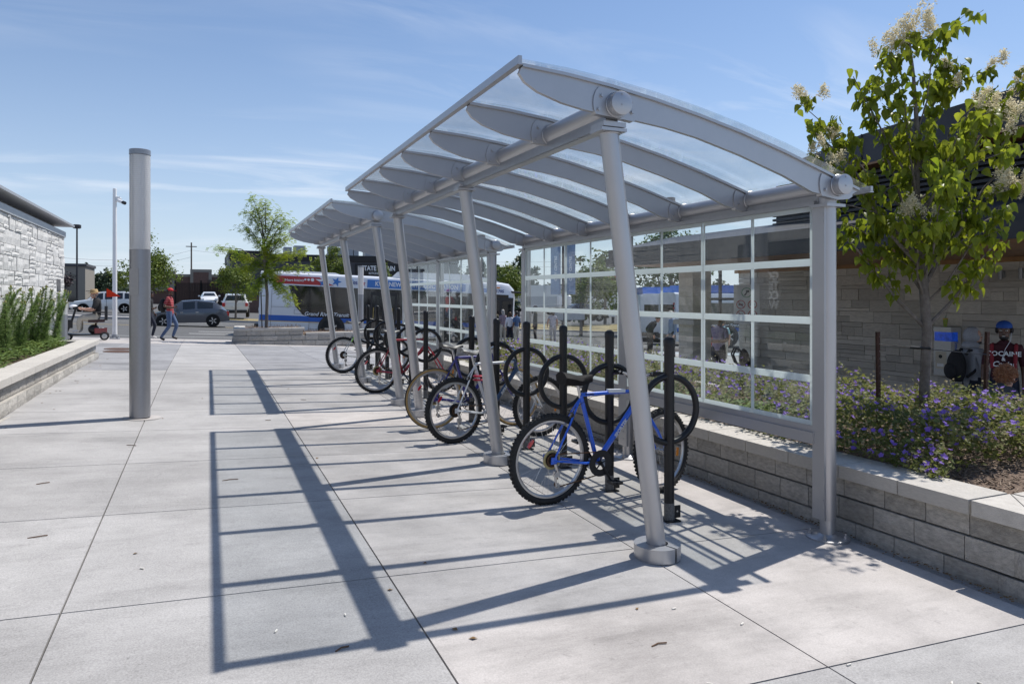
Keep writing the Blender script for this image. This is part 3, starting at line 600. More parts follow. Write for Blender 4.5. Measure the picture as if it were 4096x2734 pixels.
def ashlar(parent, name, meshes, o, u, length, z0, z1, depth, seed, gap=.007, H=.31, L_=(.28, .62), jit=.012):
    """random ashlar: bands of mixed tall, double and triple stones"""
    rnd = random.Random(seed); a = atan2(u[1], u[0]); z = z0
    while z < z1 - .05:
        h = min(H * rnd.choice((.62, 1, 1, .8)), z1 - z); s = -rnd.uniform(0, .3)
        while s < length:
            l = rnd.uniform(*L_); k = rnd.choice((1, 2, 2, 3)) if h > .24 else rnd.choice((1, 1, 2))
            cuts = [0] + sorted(rnd.uniform(.25, .75) if k == 2 else (q + 1) / k + rnd.uniform(-.06, .06) for q in range(k - 1)) + [1]
            for c0, c1 in zip(cuts, cuts[1:]):
                parts = [0, 1] if rnd.random() < .6 or l < .35 else [0, rnd.uniform(.35, .65), 1]
                for p0, p1 in zip(parts, parts[1:]):
                    s0, s1 = max(0, s + l * p0), min(length, s + l * p1)
                    if s1 - s0 < .04: continue
                    c = (s0 + s1) / 2; j = rnd.uniform(-jit, jit)
                    link(name, rnd.choice(meshes), parent, local(parent, (o[0] + u[0] * c + u[1] * j, o[1] + u[1] * c - u[0] * j, o[2] + z + h * (c0 + c1) / 2)), (0, 0, a - parent.rotation_euler[2]), (s1 - s0 - gap, depth, h * (c1 - c0) - gap))
            s += l
        z += h
def courses(parent, name, meshes, o, u, length, zs, lens, depth, seed, gap=.008, cap=300, skip=None, jit=.0):
    """lay courses of blocks on the line o + u*s (on plan), front facing to the right of u; o, parent in world"""
    rnd = random.Random(seed); n = 0; a = atan2(u[1], u[0])
    for z0, z1 in zs:
        s = -rnd.uniform(0, lens[0]) ; 
        while s < length:
            l = rnd.uniform(*lens); s0, s1 = max(0, s), min(length, s + l); s += l
            if s1 - s0 < .05: continue
            c = (s0 + s1) / 2
            if skip and skip(c, (z0 + z1) / 2): continue
            p = (o[0] + u[0] * c, o[1] + u[1] * c, o[2] + (z0 + z1) / 2)
            ob = link(name, rnd.choice(meshes), parent, local(parent, p), (0, 0, a - parent.rotation_euler[2]), (s1 - s0 - gap, depth, z1 - z0 - gap))
            if jit: ob.location += Vector((u[1], -u[0], 0)) * rnd.uniform(-jit, jit) if parent.rotation_euler[2] == 0 else Vector((0, 0, 0))
            n += 1
    return n
# ---------------------------------------------------------------- left building
FASCIA = mat('pale_metal_fascia', (.36, .37, .39), .45, .3, .05, 8)
DKMETAL = mat('dark_bronze_metal', (.032, .030, .034), .5, .2, .12, 4)
TINT_ = mat('dark_shop_glass', (.012, .014, .016), .08)
lb = thing('stone_building', 'white split stone building with metal roof edge at the left', 'building', (-3.3, 0, 0))
MB().box(-12, -.14, -8, 21.55, -.6, 3.1).obj('core_wall', LIME, lb, 0)
zs = []; z = .1; rnd = random.Random(3)
while z < 3.08:
    h = rnd.choice((.10, .16, .16, .21)); z2 = min(3.12, z + h); zs.append((z, z2)); z = z2
ashlar(lb, 'stone', limes, (-3.3, 15.0, 0), (0, 1), 6.6, 1.0, 3.12, .16, 5, .008, .27, (.30, .66), .010)
mb = MB()                                  # the stones beyond the frame, joined
for z0, z1 in zs:
    s = -8.
    while s < 15.0:
        l = rnd.uniform(.35, .75); mb.box(-.15, -rnd.uniform(0, .03), s + .004, min(15.0, s + l) - .004, z0 + .003, z1 - .003); s += l
mb.obj('stone_courses', LIME, lb, 0, kind='stuff')
MB().box(-12, .03, -8, 21.62, 3.12, 3.26).obj('lower_fascia', FASCIA, lb)
MB().box(-12, -.22, -8, 21.50, 3.26, 3.42).obj('soffit_band', mat('grey_soffit', (.25, .25, .25), .7), lb)
MB().box(-12.3, .18, -8, 21.95, 3.42, 3.47).box(-12.3, .10, -8, 21.87, 3.47, 3.50).obj('roof_edge', FASCIA, lb)
MB().lathe([(.25, 3.5), (.25, 3.75), (.17, 3.77), (.17, 3.86), (.28, 3.9), (.28, 3.98), (.05, 4.0)], (-1.6, 20.2, 0), 16).obj('roof_vent', DKMETAL, lb)
MB().box(.03, .05, 10.0, 12.7, .6, 2.75).obj('dark_window', TINT_, lb)
for i, s in enumerate(('GO', 'TIM', 'CON', 'WIF')):
    text(s, .25, VINYLW, lb, (.058, 11.45, 2.02 - i * .205), (R(90), 0, R(90)), .05, name='wall_lettering', align='LEFT')
# planter in front of it
lp = thing('planter_wall', 'long low block planter wall along the stone building, stepped out at the foot', 'planter', (-2.0, 0, 0))
z00 = .22
for (zz, off, dep_) in (((z00 - .12, z00 + .055), .05, .3), ((z00 + .06, z00 + .215), 0., .28), ((z00 + .22, z00 + .385), -.05, .25)):
    courses(lp, 'block', blocks, (-2.0 + off, -1.0, 0), (0, 1), 18.05 - off, [zz], (.40, .46), dep_, int(zz[0] * 100), .006)
    courses(lp, 'block', blocks, (-2.0 + off, 17.05 - off, 0), (-1, 0), 1.6 + off, [zz], (.40, .46), dep_, int(zz[0] * 100) + 1, .006)
capb = MB(); capb.box(-.5, .5, 0, 1, -.5, .5); capm = capb.mesh('cap_stone', CAPM, 0)
def caps(t, o, u, length, z, wd, th, step=.6):
    n = int(length / step); step = length / n; a = atan2(u[1], u[0])
    for i in range(n):
        c = (i + .5) * step; link('cap_stone', capm, t, local(t, (o[0] + u[0] * c, o[1] + u[1] * c, z + th / 2)), (0, 0, a), (step - .008, wd, th))
caps(lp, (-1.98, -1.0), (0, 1), 18.09, z00 + .39, .36, .085, .62); caps(lp, (-2.345, 17.09), (-1, 0), 1.2, z00 + .39, .36, .085)
sheet('planter_soil', fr(-3.3, -2.3, 3), fr(-1, 16.8, 8), lambda x, y: z00 + .36, MULCH)
# ---------------------------------------------------------------- right planter
rp = thing('planter_wall', 'block planter wall with pale caps behind the bicycles, full of purple flowers', 'planter', (4.2, 0, 0))
for zz, off in (((-.16, .005), .0), ((.01, .16), .012), ((.165, .30), .024)):
    courses(rp, 'block', blocks, (4.2 + off, 14.2, 0), (0, -1), 11.75 - off, [zz], (.28, .35), .25, 60 + int(zz[1] * 100), .006)
    courses(rp, 'block', blocks, (4.2 + off, 2.45 + off, 0), (1, 0), 2.7, [zz], (.28, .35), .25, 80 + int(zz[1] * 100), .006)
caps(rp, (4.17, 14.2), (0, -1), 11.4, .303, .36, .09, .47); caps(rp, (4.55, 2.42), (1, 0), 2.4, .303, .36, .09, .62)
b = MB(); b.prism([(4.17, 2.42), (4.53, 2.42), (4.53, 2.78)], .303, .393, 'z'); b.v = [(x - 4.2, y, z) for x, y, z in b.v]; b.obj('cap_stone', CAPM, rp, 0)
b = MB(); b.prism([(4.17, 2.43), (4.525, 2.785), (4.17, 2.785)], .303, .393, 'z'); b.v = [(x - 4.2, y, z) for x, y, z in b.v]; b.obj('cap_stone', CAPM, rp, 0)
MB().box(2.55, 2.8, 2.5, 14.2, -.7, .30).box(0.25, 2.8, 14.0, 14.2, -.5, .39).obj('rear_wall', BLOCK, rp, 0)
def bedz(x, y): return .335 + .05 * sin(x * 3.1 + y) * cos(y * 2.3) + .06 * math.exp(-((x - 5.7) ** 2 + (y - 4.2) ** 2) * 1.5)
sheet('mulch_bed', fr(4.5, 6.8, 16), fr(2.7, 14.1, 60), bedz, MULCH)
chips = MB(); rnd = random.Random(4)
for i in range(2600):
    x, y = 4.55 + 2.2 * rnd.random(), 2.75 + 1.9 * rnd.random() ** 1.2; l = rnd.uniform(.015, .06)
    chips.cbox((x, y, bedz(x, y) + .008 + .01 * rnd.random()), (l, rnd.uniform(.004, .012), .004), Matrix.Rotation(rnd.uniform(0, 6.3), 3, 'Z') @ Matrix.Rotation(rnd.gauss(0, .35), 3, 'Y'))
chips.obj('bark_chips', mat('dry_bark_chip', (.14, .095, .065), .9, 0, .5, 9, col2=(.36, .28, .21), vec='Object'), None, 0, kind='stuff')
# ---------------------------------------------------------------- central block planter
PX, PYY = .95, 24.6; cpz = .0
cp = thing('block_planter', 'stepped grey block planter on the plaza holding the feathery tree', 'planter', (PX, PYY, cpz), -.05)
uu = (cos(-.05), sin(-.05)); 
for k, (zz, a_, ln) in enumerate((((-.06, .13), 0, 4.3), ((.13, .30), .04, 4.2), ((.30, .47), .08, 2.05))):
    o = (PX + uu[0] * a_ + .0, PYY + a_ * 1., cpz)
    courses(cp, 'block', blocks, o, uu, ln, [zz], (.40, .46), .3, 90 + k, .008)
    courses(cp, 'block', blocks, (o[0] + 0 * a_, o[1] + 2.3, cpz), (sin(-.05), -cos(-.05)), 2.3, [zz], (.40, .46), .3, 95 + k, .008)
caps(cp, (PX + .07, PYY + .06), uu, 2.1, .47, .34, .08, .42); caps(cp, (PX + 2.2, PYY - .06), uu, 2.1, .30, .34, .08, .42); caps(cp, (PX + .07, PYY + 2.4), (sin(-.05), -cos(-.05)), 2.3, .47, .34, .08, .46)
MB().box(.3, 2.1, .3, 2.4, 0, .50).box(2.1, 4.2, .3, 2.2, 0, .33).obj('soil', MULCH, cp, 0)
b = MB(); rnd = random.Random(9)
for i in range(420):
    x = rnd.uniform(.35, 4.1); y = rnd.uniform(.3, 2.); z = .50 if x < 2.1 else .335; h = rnd.uniform(.02, .14)
    b.tube([(x, y, z), (x + rnd.gauss(0, .06), y + rnd.gauss(0, .05), z + h)], .004, 3)
b.obj('dry_twigs', mat('dry_bark_chip', (0, 0, 0)), cp, 0, kind='stuff')
# ---------------------------------------------------------------- light columns
COLP = mat('grey_column_paint', (.30, .305, .325), .36, .6, .03, 30)
LENS = mat('ribbed_diffuser', (.80, .80, .80), .25, 0, .03, 3, trans=.5)
def light_column(label, x, y, zb, h, hl, r=.109):
    t = thing('light_column', label, 'lamp', (x, y, zb), 0, 'cylindrical light columns')
    s = MB().lathe([(r, .012), (r, hl)], (0, 0, 0), 40).obj('shaft', COLP, t)
    MB().cbox((r * cos(-2.05), r * sin(-2.05), 1.55), (.006, .10, .30), Matrix.Rotation(-2.05, 3, 'Z')).obj('access_hatch', COLP, s)
    MB().lathe([(r - .012, 0), (r - .012, .02)], (0, 0, 0), 30).obj('shadow_gap', DARK, t)
    pr = []; z = hl
    while z < h - .06: pr += [(r - .0022, z), (r - .0005, z + .006), (r - .0005, z + .0165)]; z += .0225
    df = MB().lathe(pr, (0, 0, 0), 40).obj('diffuser', LENS, t)
    ins = MB()
    for a in (-2.2, -1.0, .2, 1.4, 2.6, 3.7): ins.cbox(((r - .014) * cos(a), (r - .014) * sin(a), (hl + h) / 2), (.008, .014, h - hl - .08))
    ins.obj('lamp_rods', COLP, df); MB().lathe([(r + .003, h - .055), (r + .003, h), (r - .004, h + .004)], (0, 0, 0), 40).obj('cap', COLP, t)
    return t
light_column('tall grey cylindrical light column with white ribbed top standing alone on the plaza', -.66, 9.16, gz(-.66, 9.16), 3.055, 1.92)
c2 = light_column('small distant light column seen past the far shelter posts in front of the bus', 5.68, 28.0, gz(5.68, 28), 3.02, 1.9)
t_ = MB().lathe([(.20, 0), (.20, .004)], (0, 0, 0), 24).obj('grout_pad', CL); t_.location = (-.64, 9.16, gz(-.64, 9.16) + .001); t_.rotation_euler = (0, R(2.5), 0); setp(t_, kind='structure')
light_column('short white topped light bollard half hidden by the tall plants', -3.12, 20.1, gz(-3.1, 20), 1.30, .85, .115)
# camera pole
t = thing('camera_pole', 'slim white pole with a security camera near its top', 'pole', (-2.72, 27.3, gz(-2.7, 27.3)))
MB().lathe([(.085, 0), (.075, .3), (.06, 5.05), (.05, 5.06)], (0, 0, 0), 18).obj('mast', WHITEP, t)
b = MB().lathe([(.16, 0), (.16, .03), (.1, .05), (.09, .16)], (0, 0, 0), 16)
for a in range(4): b.tube([(.14 * cos(a * pi / 2 + .7), .14 * sin(a * pi / 2 + .7), .03), (.14 * cos(a * pi / 2 + .7), .14 * sin(a * pi / 2 + .7), .10)], .03, 6)
b.obj('base_cover', FASCIA, t)
c_ = MB(); c_.cbox((.10, -.02, 4.70), (.12, .1, .16)); c_.tube([(.08, 0, 4.78), (.2, -.05, 4.70)], .03, 8); c_.tube([(.10, -.06, 4.66), (.30, -.26, 4.56)], .055, 12); co_ = c_.obj('security_camera', WHITEP, t)
MB().tube([(.26, -.22, 4.578), (.33, -.29, 4.546)], .058, 12).obj('lens', BLKPL, co_)
# ---------------------------------------------------------------- station building on the right
WOOD = mat('cedar_soffit', (.20, .095, .038), .55, 0, .3, 1.2, .2, 60, stretch=(14, .6, 14), col2=(.33, .17, .07))
st = thing('station_building', 'station with sawn stone wall, timber soffit and dark metal roofs at the right', 'building', (13, 0, 0))
MB().box(.16, 3, 4.5, 14.9, -1.2, 2.3).obj('core_wall', LEDGE, st, 0)
zs = []; z = -1.0; rnd = random.Random(31)
while z < 2.27:
    h = rnd.choice((.10, .13, .19, .19, .25)); z2 = min(2.28, z + h); zs.append((z, z2)); z = z2
ashlar(st, 'stone', ledges, (13, 14.9, 0), (0, -1), 8.2, -.55, 2.28, .17, 6, .007, .30, (.45, 1.05), .008)
# pillars
for px, py, wx in ((10.2, 13.2, .5),):
    o_ = MB().box(px - 13, px - 13 + wx, py, py + wx, -1.1, 2.28).obj('pillar', LEDGE, st, 0); setp(o_, label=None)
    for z0, z1 in zs:
        for (oo, u_) in (((px - .012, py + wx + .012, 0), (0, -1)), ((px - .012, py - .012, 0), (1, 0))):
            n_ = rnd.choice((1, 2)); cut = wx * (1 if n_ == 1 else rnd.uniform(.35, .65)); s0 = 0
            for s1 in ([wx + .02] if n_ == 1 else [cut, wx + .02]):
                c = (s0 + s1) / 2; me = rnd.choice(ledges); q = link('stone', me, o_, (oo[0] - 13 + u_[0] * c, oo[1] + u_[1] * c, (z0 + z1) / 2), (0, 0, atan2(u_[1], u_[0])), (s1 - s0 - .006, .03, z1 - z0 - .006)); s0 = s1
MB().box(-2.9, -2.2, 13.05, 13.8, .95, 1.06).obj('stone_ledge', CAPM, st)
MB().box(-4.3, 6, 4.2, 14.2, 2.30, 2.33).obj('soffit', WOOD, st, 0)
b = MB()
for i in range(18): b.box(-4.28, 6, 4.2 + i * .55, 4.2 + i * .55 + .542, 2.286, 2.30)
b.obj('soffit_boards', WOOD, st, 0, kind='stuff')
MB().box(-.06, .0, 4.2, 15, 2.20, 2.285).obj('timber_trim', mat('oiled_timber', (.30, .15, .05), .5, 0, .2, 3), st)
f1 = MB().box(-4.42, -4.31, 4.0, 14.3, 2.27, 2.47).box(-4.36, -4.25, 4.0, 14.3, 2.475, 2.66).box(-4.25, 6, 4.0, 14.3, 2.34, 2.65).obj('lower_fascia', DKMETAL, st)
MB().add([(-4.3, 4, 2.66), (-4.3, 14.3, 2.66), (-2.6, 14.3, 3.02), (-2.6, 4, 3.02)], [(0, 1, 2, 3)]).box(-2.6, 6, 10.9, 14.3, 2.66, 3.02).obj('sloping_roof', DKMETAL, st)
for k in range(9): MB().box(-2.6 - .045, -2.58, 3, 10.9, 2.99 + k * .085, 2.99 + k * .085 + .045).obj('louvre', DKMETAL, st)
MB().box(-2.55, 6, 3, 10.9, 2.66, 3.78).obj('plant_room', mat('matt_black', (.012, .012, .013), .8), st)
b = MB()                                    # upper roof with a curved edge
pts = [(-3.6 + .0, 3.2), (-3.3, 6.2), (-2.9, 8.6), (-2.2, 10.6), (-1.2, 11.8), (6, 12.6), (6, 3.2)]
b.prism(pts, 3.80, 4.30, 'z').obj('upper_roof', DKMETAL, st)
b = MB(); b.prism([(x * .985 - .06, y) for x, y in pts], 3.76, 3.795, 'z').obj('upper_soffit', WOOD, st)
for i in range(5):
    (xa, ya), (xb, yb) = pts[i], pts[i + 1]
    for f in (.0, .5):
        x, y = xa + (xb - xa) * f, ya + (yb - ya) * f; MB().box(x - .014, x + .004, y - .008, y + .008, 3.80, 4.305).obj('seam', DKMETAL, st)
MB().cbox((-.9, 12.1, 2.282), (.16, .16, .006)).obj('downlight', WHITEP, st)
b = MB()
for x in (-.2, -1.2): b.box(x, x + .06, 14.2, 14.26, -1, 2.28)
b.box(-2.3, -.02, 14.2, 14.26, 1.50, 1.56); b.obj('glazing_frame', DKMETAL, st)
MB().box(-1.15, -.2, 14.22, 14.235, -1, 1.5).obj('window_pane', PANEG, st)
for y in (8.12, 7.78):
    o_ = MB().box(-.05, 0, y - .045, y + .045, 1.93, 2.04).lathe([(.032, 1.90), (.032, 2.09)], (-.07, y, 0), 12).obj('wall_lamp', mat('grey_lamp_metal', (.33, .33, .33), .45, .4), st)
# no smoking sign on the pillar
sg = thing('rules_sign', 'white notice with one green and four red circle symbols, hung on stone pier', 'sign', (11.35, 12.75, 0), -.75)
MB().box(-.28, .28, -.012, 0, .98, 1.86).obj('plate', WHITEP, sg)
RS, GS, KS = mat('sign_red', (.5, .03, .03), .5), mat('sign_green', (.05, .3, .12), .5), mat('sign_black', (.02, .02, .02), .5)
MB().torus((0, -.014, 1.68), .105, .008, 28, 6).obj('green_ring', GS, sg)
MB().cbox((.02, -.015, 1.71), (.07, .004, .05)).cbox((-.02, -.015, 1.65), (.03, .004, .09), Matrix.Rotation(.6, 3, 'Y')).obj('camera_symbol', KS, sg)
for x in (-.125, .125):
    for z in (1.41, 1.18):
        MB().torus((x, -.014, z), .092, .008, 24, 6).tube([(x - .065, -.014, z + .065), (x + .065, -.014, z - .065)], .007, 5).obj('red_ban', RS, sg); MB().cbox((x, -.0145, z), (.10, .003, .025)).obj('symbol', KS, sg)
text('BYLAW 21-001', .035, KS, sg, (0, -.014, 1.03), name='print')
# help point on the wall
hp = thing('help_point', 'white metal help point cabinet with blue lit window on the stone wall', 'help point', (12.99, 9.04, 0))
MB().box(-.28, 0, -.17, .17, .12, 1.02).box(-.29, 0, -.18, .18, .95, .985).obj('cabinet', mat('stainless_cabinet', (.50, .50, .49), .4, .3, .06, 20), hp)
MB().box(-.288, -.12, -.19, .15, .76, .93).obj('blue_window', mat('blue_lamp', (.015, .10, .70), .12, 0, .5, 9, emit=.12), hp)
MB().box(-.286, -.28, -.08, .13, .24, .56).obj('speaker_panel', mat('cream_panel', (.55, .50, .40), .5), hp)
MB().lathe([(.035, 0), (.035, .004)], (-.29, .03, .47), 14, 'x').obj('loudspeaker', KS, hp)
MB().box(-.288, -.284, -.03, .10, .28, .34).obj('notice', WHITEP, hp)
text('Emergency', .13, mat('sign_blue', (.02, .10, .45), .5), hp, (-.14, -.173, .50), (R(90), R(90), 0), .02, name='lettering')
cu = thing('paper_cup', 'green and yellow paper drink cup left on top of the help point', 'cup', (12.85, 9.08, 1.02))
MB().lathe([(.030, 0), (.043, .15)], (0, 0, 0), 18).obj('cup', mat('green_paper', (.03, .22, .06), .5, 0, 0, 7, col2=(.5, .42, .03)), cu); MB().lathe([(.046, .15), (.046, .162), (.04, .166)], (0, 0, 0), 18).obj('lid', mat('yellow_lid', (.6, .35, .04), .4), cu); MB().tube([(0, 0, .16), (.01, 0, .21)], .004, 6).obj('straw', GS, cu)
# ---------------------------------------------------------------- plants
BARK = mat('grey_bark', (.11, .09, .075), .9, 0, .35, 20, .8, 60, col2=(.20, .175, .155))
LILAC = mat('lilac_leaf', (.17, .24, .018), .40, 0, .3, 3, trans=.62, rnd=.3, col2=(.38, .42, .035))
LILACF = mat('cream_blossom', (.68, .60, .38), .8, 0, .2, 30, trans=.4, col2=(.84, .78, .60))
def leaf_mesh(name, m, L_=.085, W=.055, fold=.25, droop=.3):
    b = MB(); b.raw = 1; row = [(0, .0), (.18, .75), (.42, 1.), (.72, .62), (1., .0)]; vs = []
    for u, w_ in row:
        z = -droop * L_ * u * u
        for s in (-1, 0, 1): vs.append((u * L_, s * w_ * W / 2, z + abs(s) * w_ * W * fold))
    fs = [(3 * i + j, 3 * i + j + 1, 3 * i + 4 + j, 3 * i + 3 + j) for i in range(4) for j in range(2)]
    b.add(vs, fs); return b.mesh(name, m, 180)
rnd = random.Random(11)
tree = thing('lilac_tree', 'young tree with heart shaped leaves and cream blossom in the flower bed', 'tree', (5.76, 4.26, .33))
def tube_r(pts, r0, r1): k = len(pts); return [r0 + (r1 - r0) * i / (k - 1) for i in range(k)]
wd = MB(); TP = [(0, 0, 0), (.0, 0, .5), (.02, -.01, .95), (.0, .0, 1.28), (-.02, .02, 1.7), (-.06, .03, 2.2), (-.05, .03, 2.7), (-.10, .03, 3.2), (-.13, .05, 3.55)]
wd.tube(TP, [.046, .042, .041, .040, .031, .026, .020, .013, .006], 12)
tips = []
# limbs in the view plane: right = camera right, so spread along (rx, ry)
RX = Vector((cos(R(23.45)), -sin(R(23.45)), 0)); FW = Vector((sin(R(23.45)), cos(R(23.45)), 0))
limbs = [(.98, -.62, .10, 1.78, .018), (1.0, .62, -.10, 1.75, .018), (1.28, -.30, .2, 2.0, .016), (1.35, .55, .15, 2.25, .02), (1.45, .85, .0, 2.5, .02), (1.5, -.75, -.1, 2.35, .019), (1.6, -.95, .1, 2.75, .019), (1.7, -.42, .15, 2.95, .016),
         (1.75, .32, -.2, 2.75, .014), (1.9, .62, .1, 3.05, .015), (2.0, .95, .05, 3.1, .014), (2.05, -.28, -.2, 2.9, .012), (2.2, -.62, .0, 3.18, .012), (2.3, .28, .1, 3.35, .010), (2.5, .45, .2, 3.3, .010), (2.6, -.30, .1, 3.45, .009), (2.7, .10, -.15, 3.55, .008),
         (1.4, .15, .55, 2.3, .014), (1.4, -.1, -.55, 2.2, .014), (1.9, .0, .5, 2.8, .012), (1.9, .1, -.5, 2.8, .012), (1.55, .95, .25, 2.05, .014), (1.5, .45, .3, 1.95, .012), (2.1, .8, .3, 2.7, .010), (1.5, -.55, .3, 1.95, .012), (1.9, -1.0, .2, 3.0, .010), (1.2, .40, -.3, 1.85, .012), (1.25, -.35, -.3, 1.9, .012)]
def on_trunk(z):
    for a, b_ in zip(TP, TP[1:]):
        if z <= b_[2]: f = (z - a[2]) / (b_[2] - a[2]); return Vector(a) * (1 - f) + Vector(b_) * f
    return Vector(TP[-1])
segs = [([Vector(p) for p in TP[5:]], .3)]
for z0, r_, f_, z1, rad in limbs:
    r_ *= .93 if r_ > 0 else 1; p0 = on_trunk(z0); p3 = RX * r_ + FW * f_ + Vector((0, 0, z1)); p1 = p0 + (p3 - p0) * .35 + Vector((0, 0, -.04)); p2 = p0 + (p3 - p0) * .7 + Vector((rnd.gauss(0, .03), rnd.gauss(0, .03), .03))
    pts = [p0, p1, p2, p3]; wd.tube(pts, tube_r(pts, rad, rad * .28), 7); segs.append((pts, 1.))
    for k in range(4):
        q0 = p0 + (p3 - p0) * rnd.uniform(.35, .95); q1 = q0 + RX * rnd.gauss(0, .16) + FW * rnd.gauss(0, .16) + Vector((0, 0, rnd.uniform(.02, .22))); wd.tube([q0, (q0 + q1) / 2 + Vector((0, 0, .01)), q1], [rad * .35, rad * .25, .002], 5); segs.append(([q0, q1], .8))
BL = ((-.12, .05, 3.55, 6, 1.25), (.02, .0, 3.53, 5, 1.1), (-.28, .0, 3.40, 4, .9), (-.95, .1, 3.02, 3, .8), (.95, .05, 2.98, 5, 1.1), (1.05, .05, 3.10, 4, 1.1), (.62, .1, 2.88, 4, .9), (.72, -.1, 2.76, 4, 1.), (.42, -.2, 2.84, 4, .9), (.30, .1, 3.33, 2, .8), (.62, .1, 3.28, 2, .8), (.98, .05, 3.30, 3, .8), (-.22, -.25, 1.98, 4, .9), (.0, -.28, 1.90, 4, .9), (.55, -.2, 2.20, 5, .9), (.78, -.1, 2.23, 5, .9), (-.92, .1, 2.50, 3, .7), (-.75, -.1, 2.40, 3, .7), (.2, .1, 3.08, 2, .7), (-.62, .0, 2.62, 2, .6))
for r_, f_, z_, n_, s_ in BL:
    q1 = RX * r_ + FW * f_ + Vector((0, 0, z_)); best = min((p for pts, g in segs for p in pts), key=lambda p: (p - q1).length + (1 if p.z > q1.z else 0)); wd.tube([best, (best + q1) / 2 + Vector((0, 0, -.03)), q1], [.007, .005, .003], 5); segs.append(([best, (best + q1) / 2, q1 - Vector((0, 0, .02))], 1.))
wd.obj('trunk', BARK, tree)
lms = [leaf_mesh('leaf', LILAC, .076 + .010 * k, .054 + .006 * k, .18 + .1 * k, .35) for k in range(3)]
places = []
for pts, wgt in segs:
    n = (25 if wgt == 1. and len(pts) == 4 else 11) if len(pts) > 2 else 15
    for i in range(n):
        u = .30 + .75 * rnd.random() if len(pts) > 2 else rnd.random() * 1.1; u = min(u, 1.02); k = min(int(u * (len(pts) - 1)), len(pts) - 2); f = u * (len(pts) - 1) - k
        p = pts[k] * (1 - f) + pts[k + 1] * f + Vector((rnd.gauss(0, .035), rnd.gauss(0, .035), rnd.gauss(0, .03))); a = rnd.uniform(0, 2 * pi)
        places.append((p, Euler((rnd.gauss(0, .5), rnd.uniform(.35, 1.25), a), 'XYZ'), rnd.uniform(.8, 1.25), rnd.randrange(3)))
places.sort(key=lambda q: q[0].dot(FW) + .25 * rnd.random())
lm = MB(); lm.raw = 1
for i, (p, e, s, k) in enumerate(places):
    if i < 300: o = link('leaf', lms[k], tree, p, e, (s, s, s))
    else:
        M_ = Matrix.LocRotScale(p, e, (s, s, s)); lm.add([M_ @ v.co for v in lms[k].vertices], [tuple(f.vertices) for f in lms[k].polygons])
lm.obj('foliage', LILAC, tree, 180, kind='stuff')
def panicle(c, h, r, n, b, r_):
    c = Vector(c); lean = Vector((r_.gauss(0, .3), r_.gauss(0, .3), 1)).normalized()
    for k in range(11):
        u = k / 10; a = k * 2.4 + r_.uniform(-.4, .4); c0 = c + lean * h * u; d0 = (Vector((cos(a), sin(a), .35 + .5 * u))).normalized(); l = r * (1.25 - u) * r_.uniform(.7, 1.5)
        for i in range(n // 11):
            t = r_.random() ** .8; q = c0 + d0 * l * t + Vector((r_.gauss(0, 1), r_.gauss(0, 1), r_.gauss(0, 1))) * (.010 + .012 * (1 - t)); s = r_.uniform(.004, .0095)
            d = Vector((r_.gauss(0, 1), r_.gauss(0, 1), r_.gauss(0, 1))).normalized(); e = d.orthogonal().normalized(); f = d.cross(e); b.add([q + e * s, q + f * s, q - e * s, q - f * s], [(0, 1, 2, 3)])
for (r_, f_, z, n_, sc_) in BL:
    b = MB(); b.raw = 1; p = RX * r_ + FW * f_ + Vector((0, 0, z))
    for k in range(n_): panicle(p + Vector((rnd.gauss(0, .07), rnd.gauss(0, .07), rnd.gauss(0, .05))), .13 * sc_, .048 * sc_, 290, b, rnd)
    b.obj('blossom', LILACF, tree, 0)
# stakes with wire
STK = mat('rusty_stake', (.075, .035, .025), .8, .3, .35, 25, .4, 80)
for i, ((x, y), tilt) in enumerate((((5.58, 4.56), -.015), ((6.45, 4.18), .04))):
    s = MB(); s.box(-.018, .018, -.003, .003, 0, .98); s.box(-.003, .003, 0, .032, 0, .98); o = s.obj('tree_stake', STK); o.location = (x, y, .30); o.rotation_euler = (0, tilt, 0)
    for k in range(14): pass
    d = MB()
    for k in range(14): d.cbox((.008, -.0034, .08 + k * .066), (.005, .002, .005))
    d.obj('hole', mat('pale_hole', (.5, .45, .4), .8), o)
    tag(o, ['rusty steel stake left of the blossoming tree, standing upright', 'rusty steel stake right of the blossoming tree, leaning slightly, in front of the men'][i], 'stake', 'tree stakes in the flower bed')
o = MB().tube([(5.585, 4.56, 1.165), (5.70, 4.40, 1.15), (5.74, 4.215, 1.145), (5.80, 4.22, 1.14), (6.1, 4.22, 1.11), (6.475, 4.18, 1.075)], .0045, 6).tube([(5.70, 4.35, 1.15), (5.76, 4.2, 1.15), (5.82, 4.25, 1.14)], .012, 8).obj('tie_wire', BLKPL); tag(o, 'black tie wire strung between the two rusty stakes round the trunk', 'wire')
# geranium bed
GER = mat('geranium_leaf', (.09, .13, .028), .6, 0, .35, 2.2, trans=.45, vec='Object', col2=(.25, .26, .075))
GERB = mat('seed_stalk', (.30, .27, .12), .8, 0, .3, 5, trans=.3, col2=(.42, .35, .20))
VIO = mat('violet_petal', (.22, .11, .62), .6, 0, .25, 9, trans=.4, col2=(.40, .24, .82))
JUN = mat('juniper', (.045, .105, .018), .7, 0, .4, 4, trans=.2, col2=(.15, .21, .03))
b = MB(); b.raw = 1; rnd = random.Random(21)
def nz_(x, y): return noise.noise(Vector((x * 1.9, y * 1.9, 3.)))
def ger_top(x, y):
    h = .31 + .20 * nz_(x * .9, y * .9) + .07 * nz_(x * 3, y * 3)
    d = min(x - 4.55, 6.85 - x) ; h *= min(1, .45 + d * 1.4); return max(.05, h)
def in_jun(x, y): return x < 5.3 and 5.1 < y < 7.6 and nz_(x * .8 + 9, y * .8) > -.25
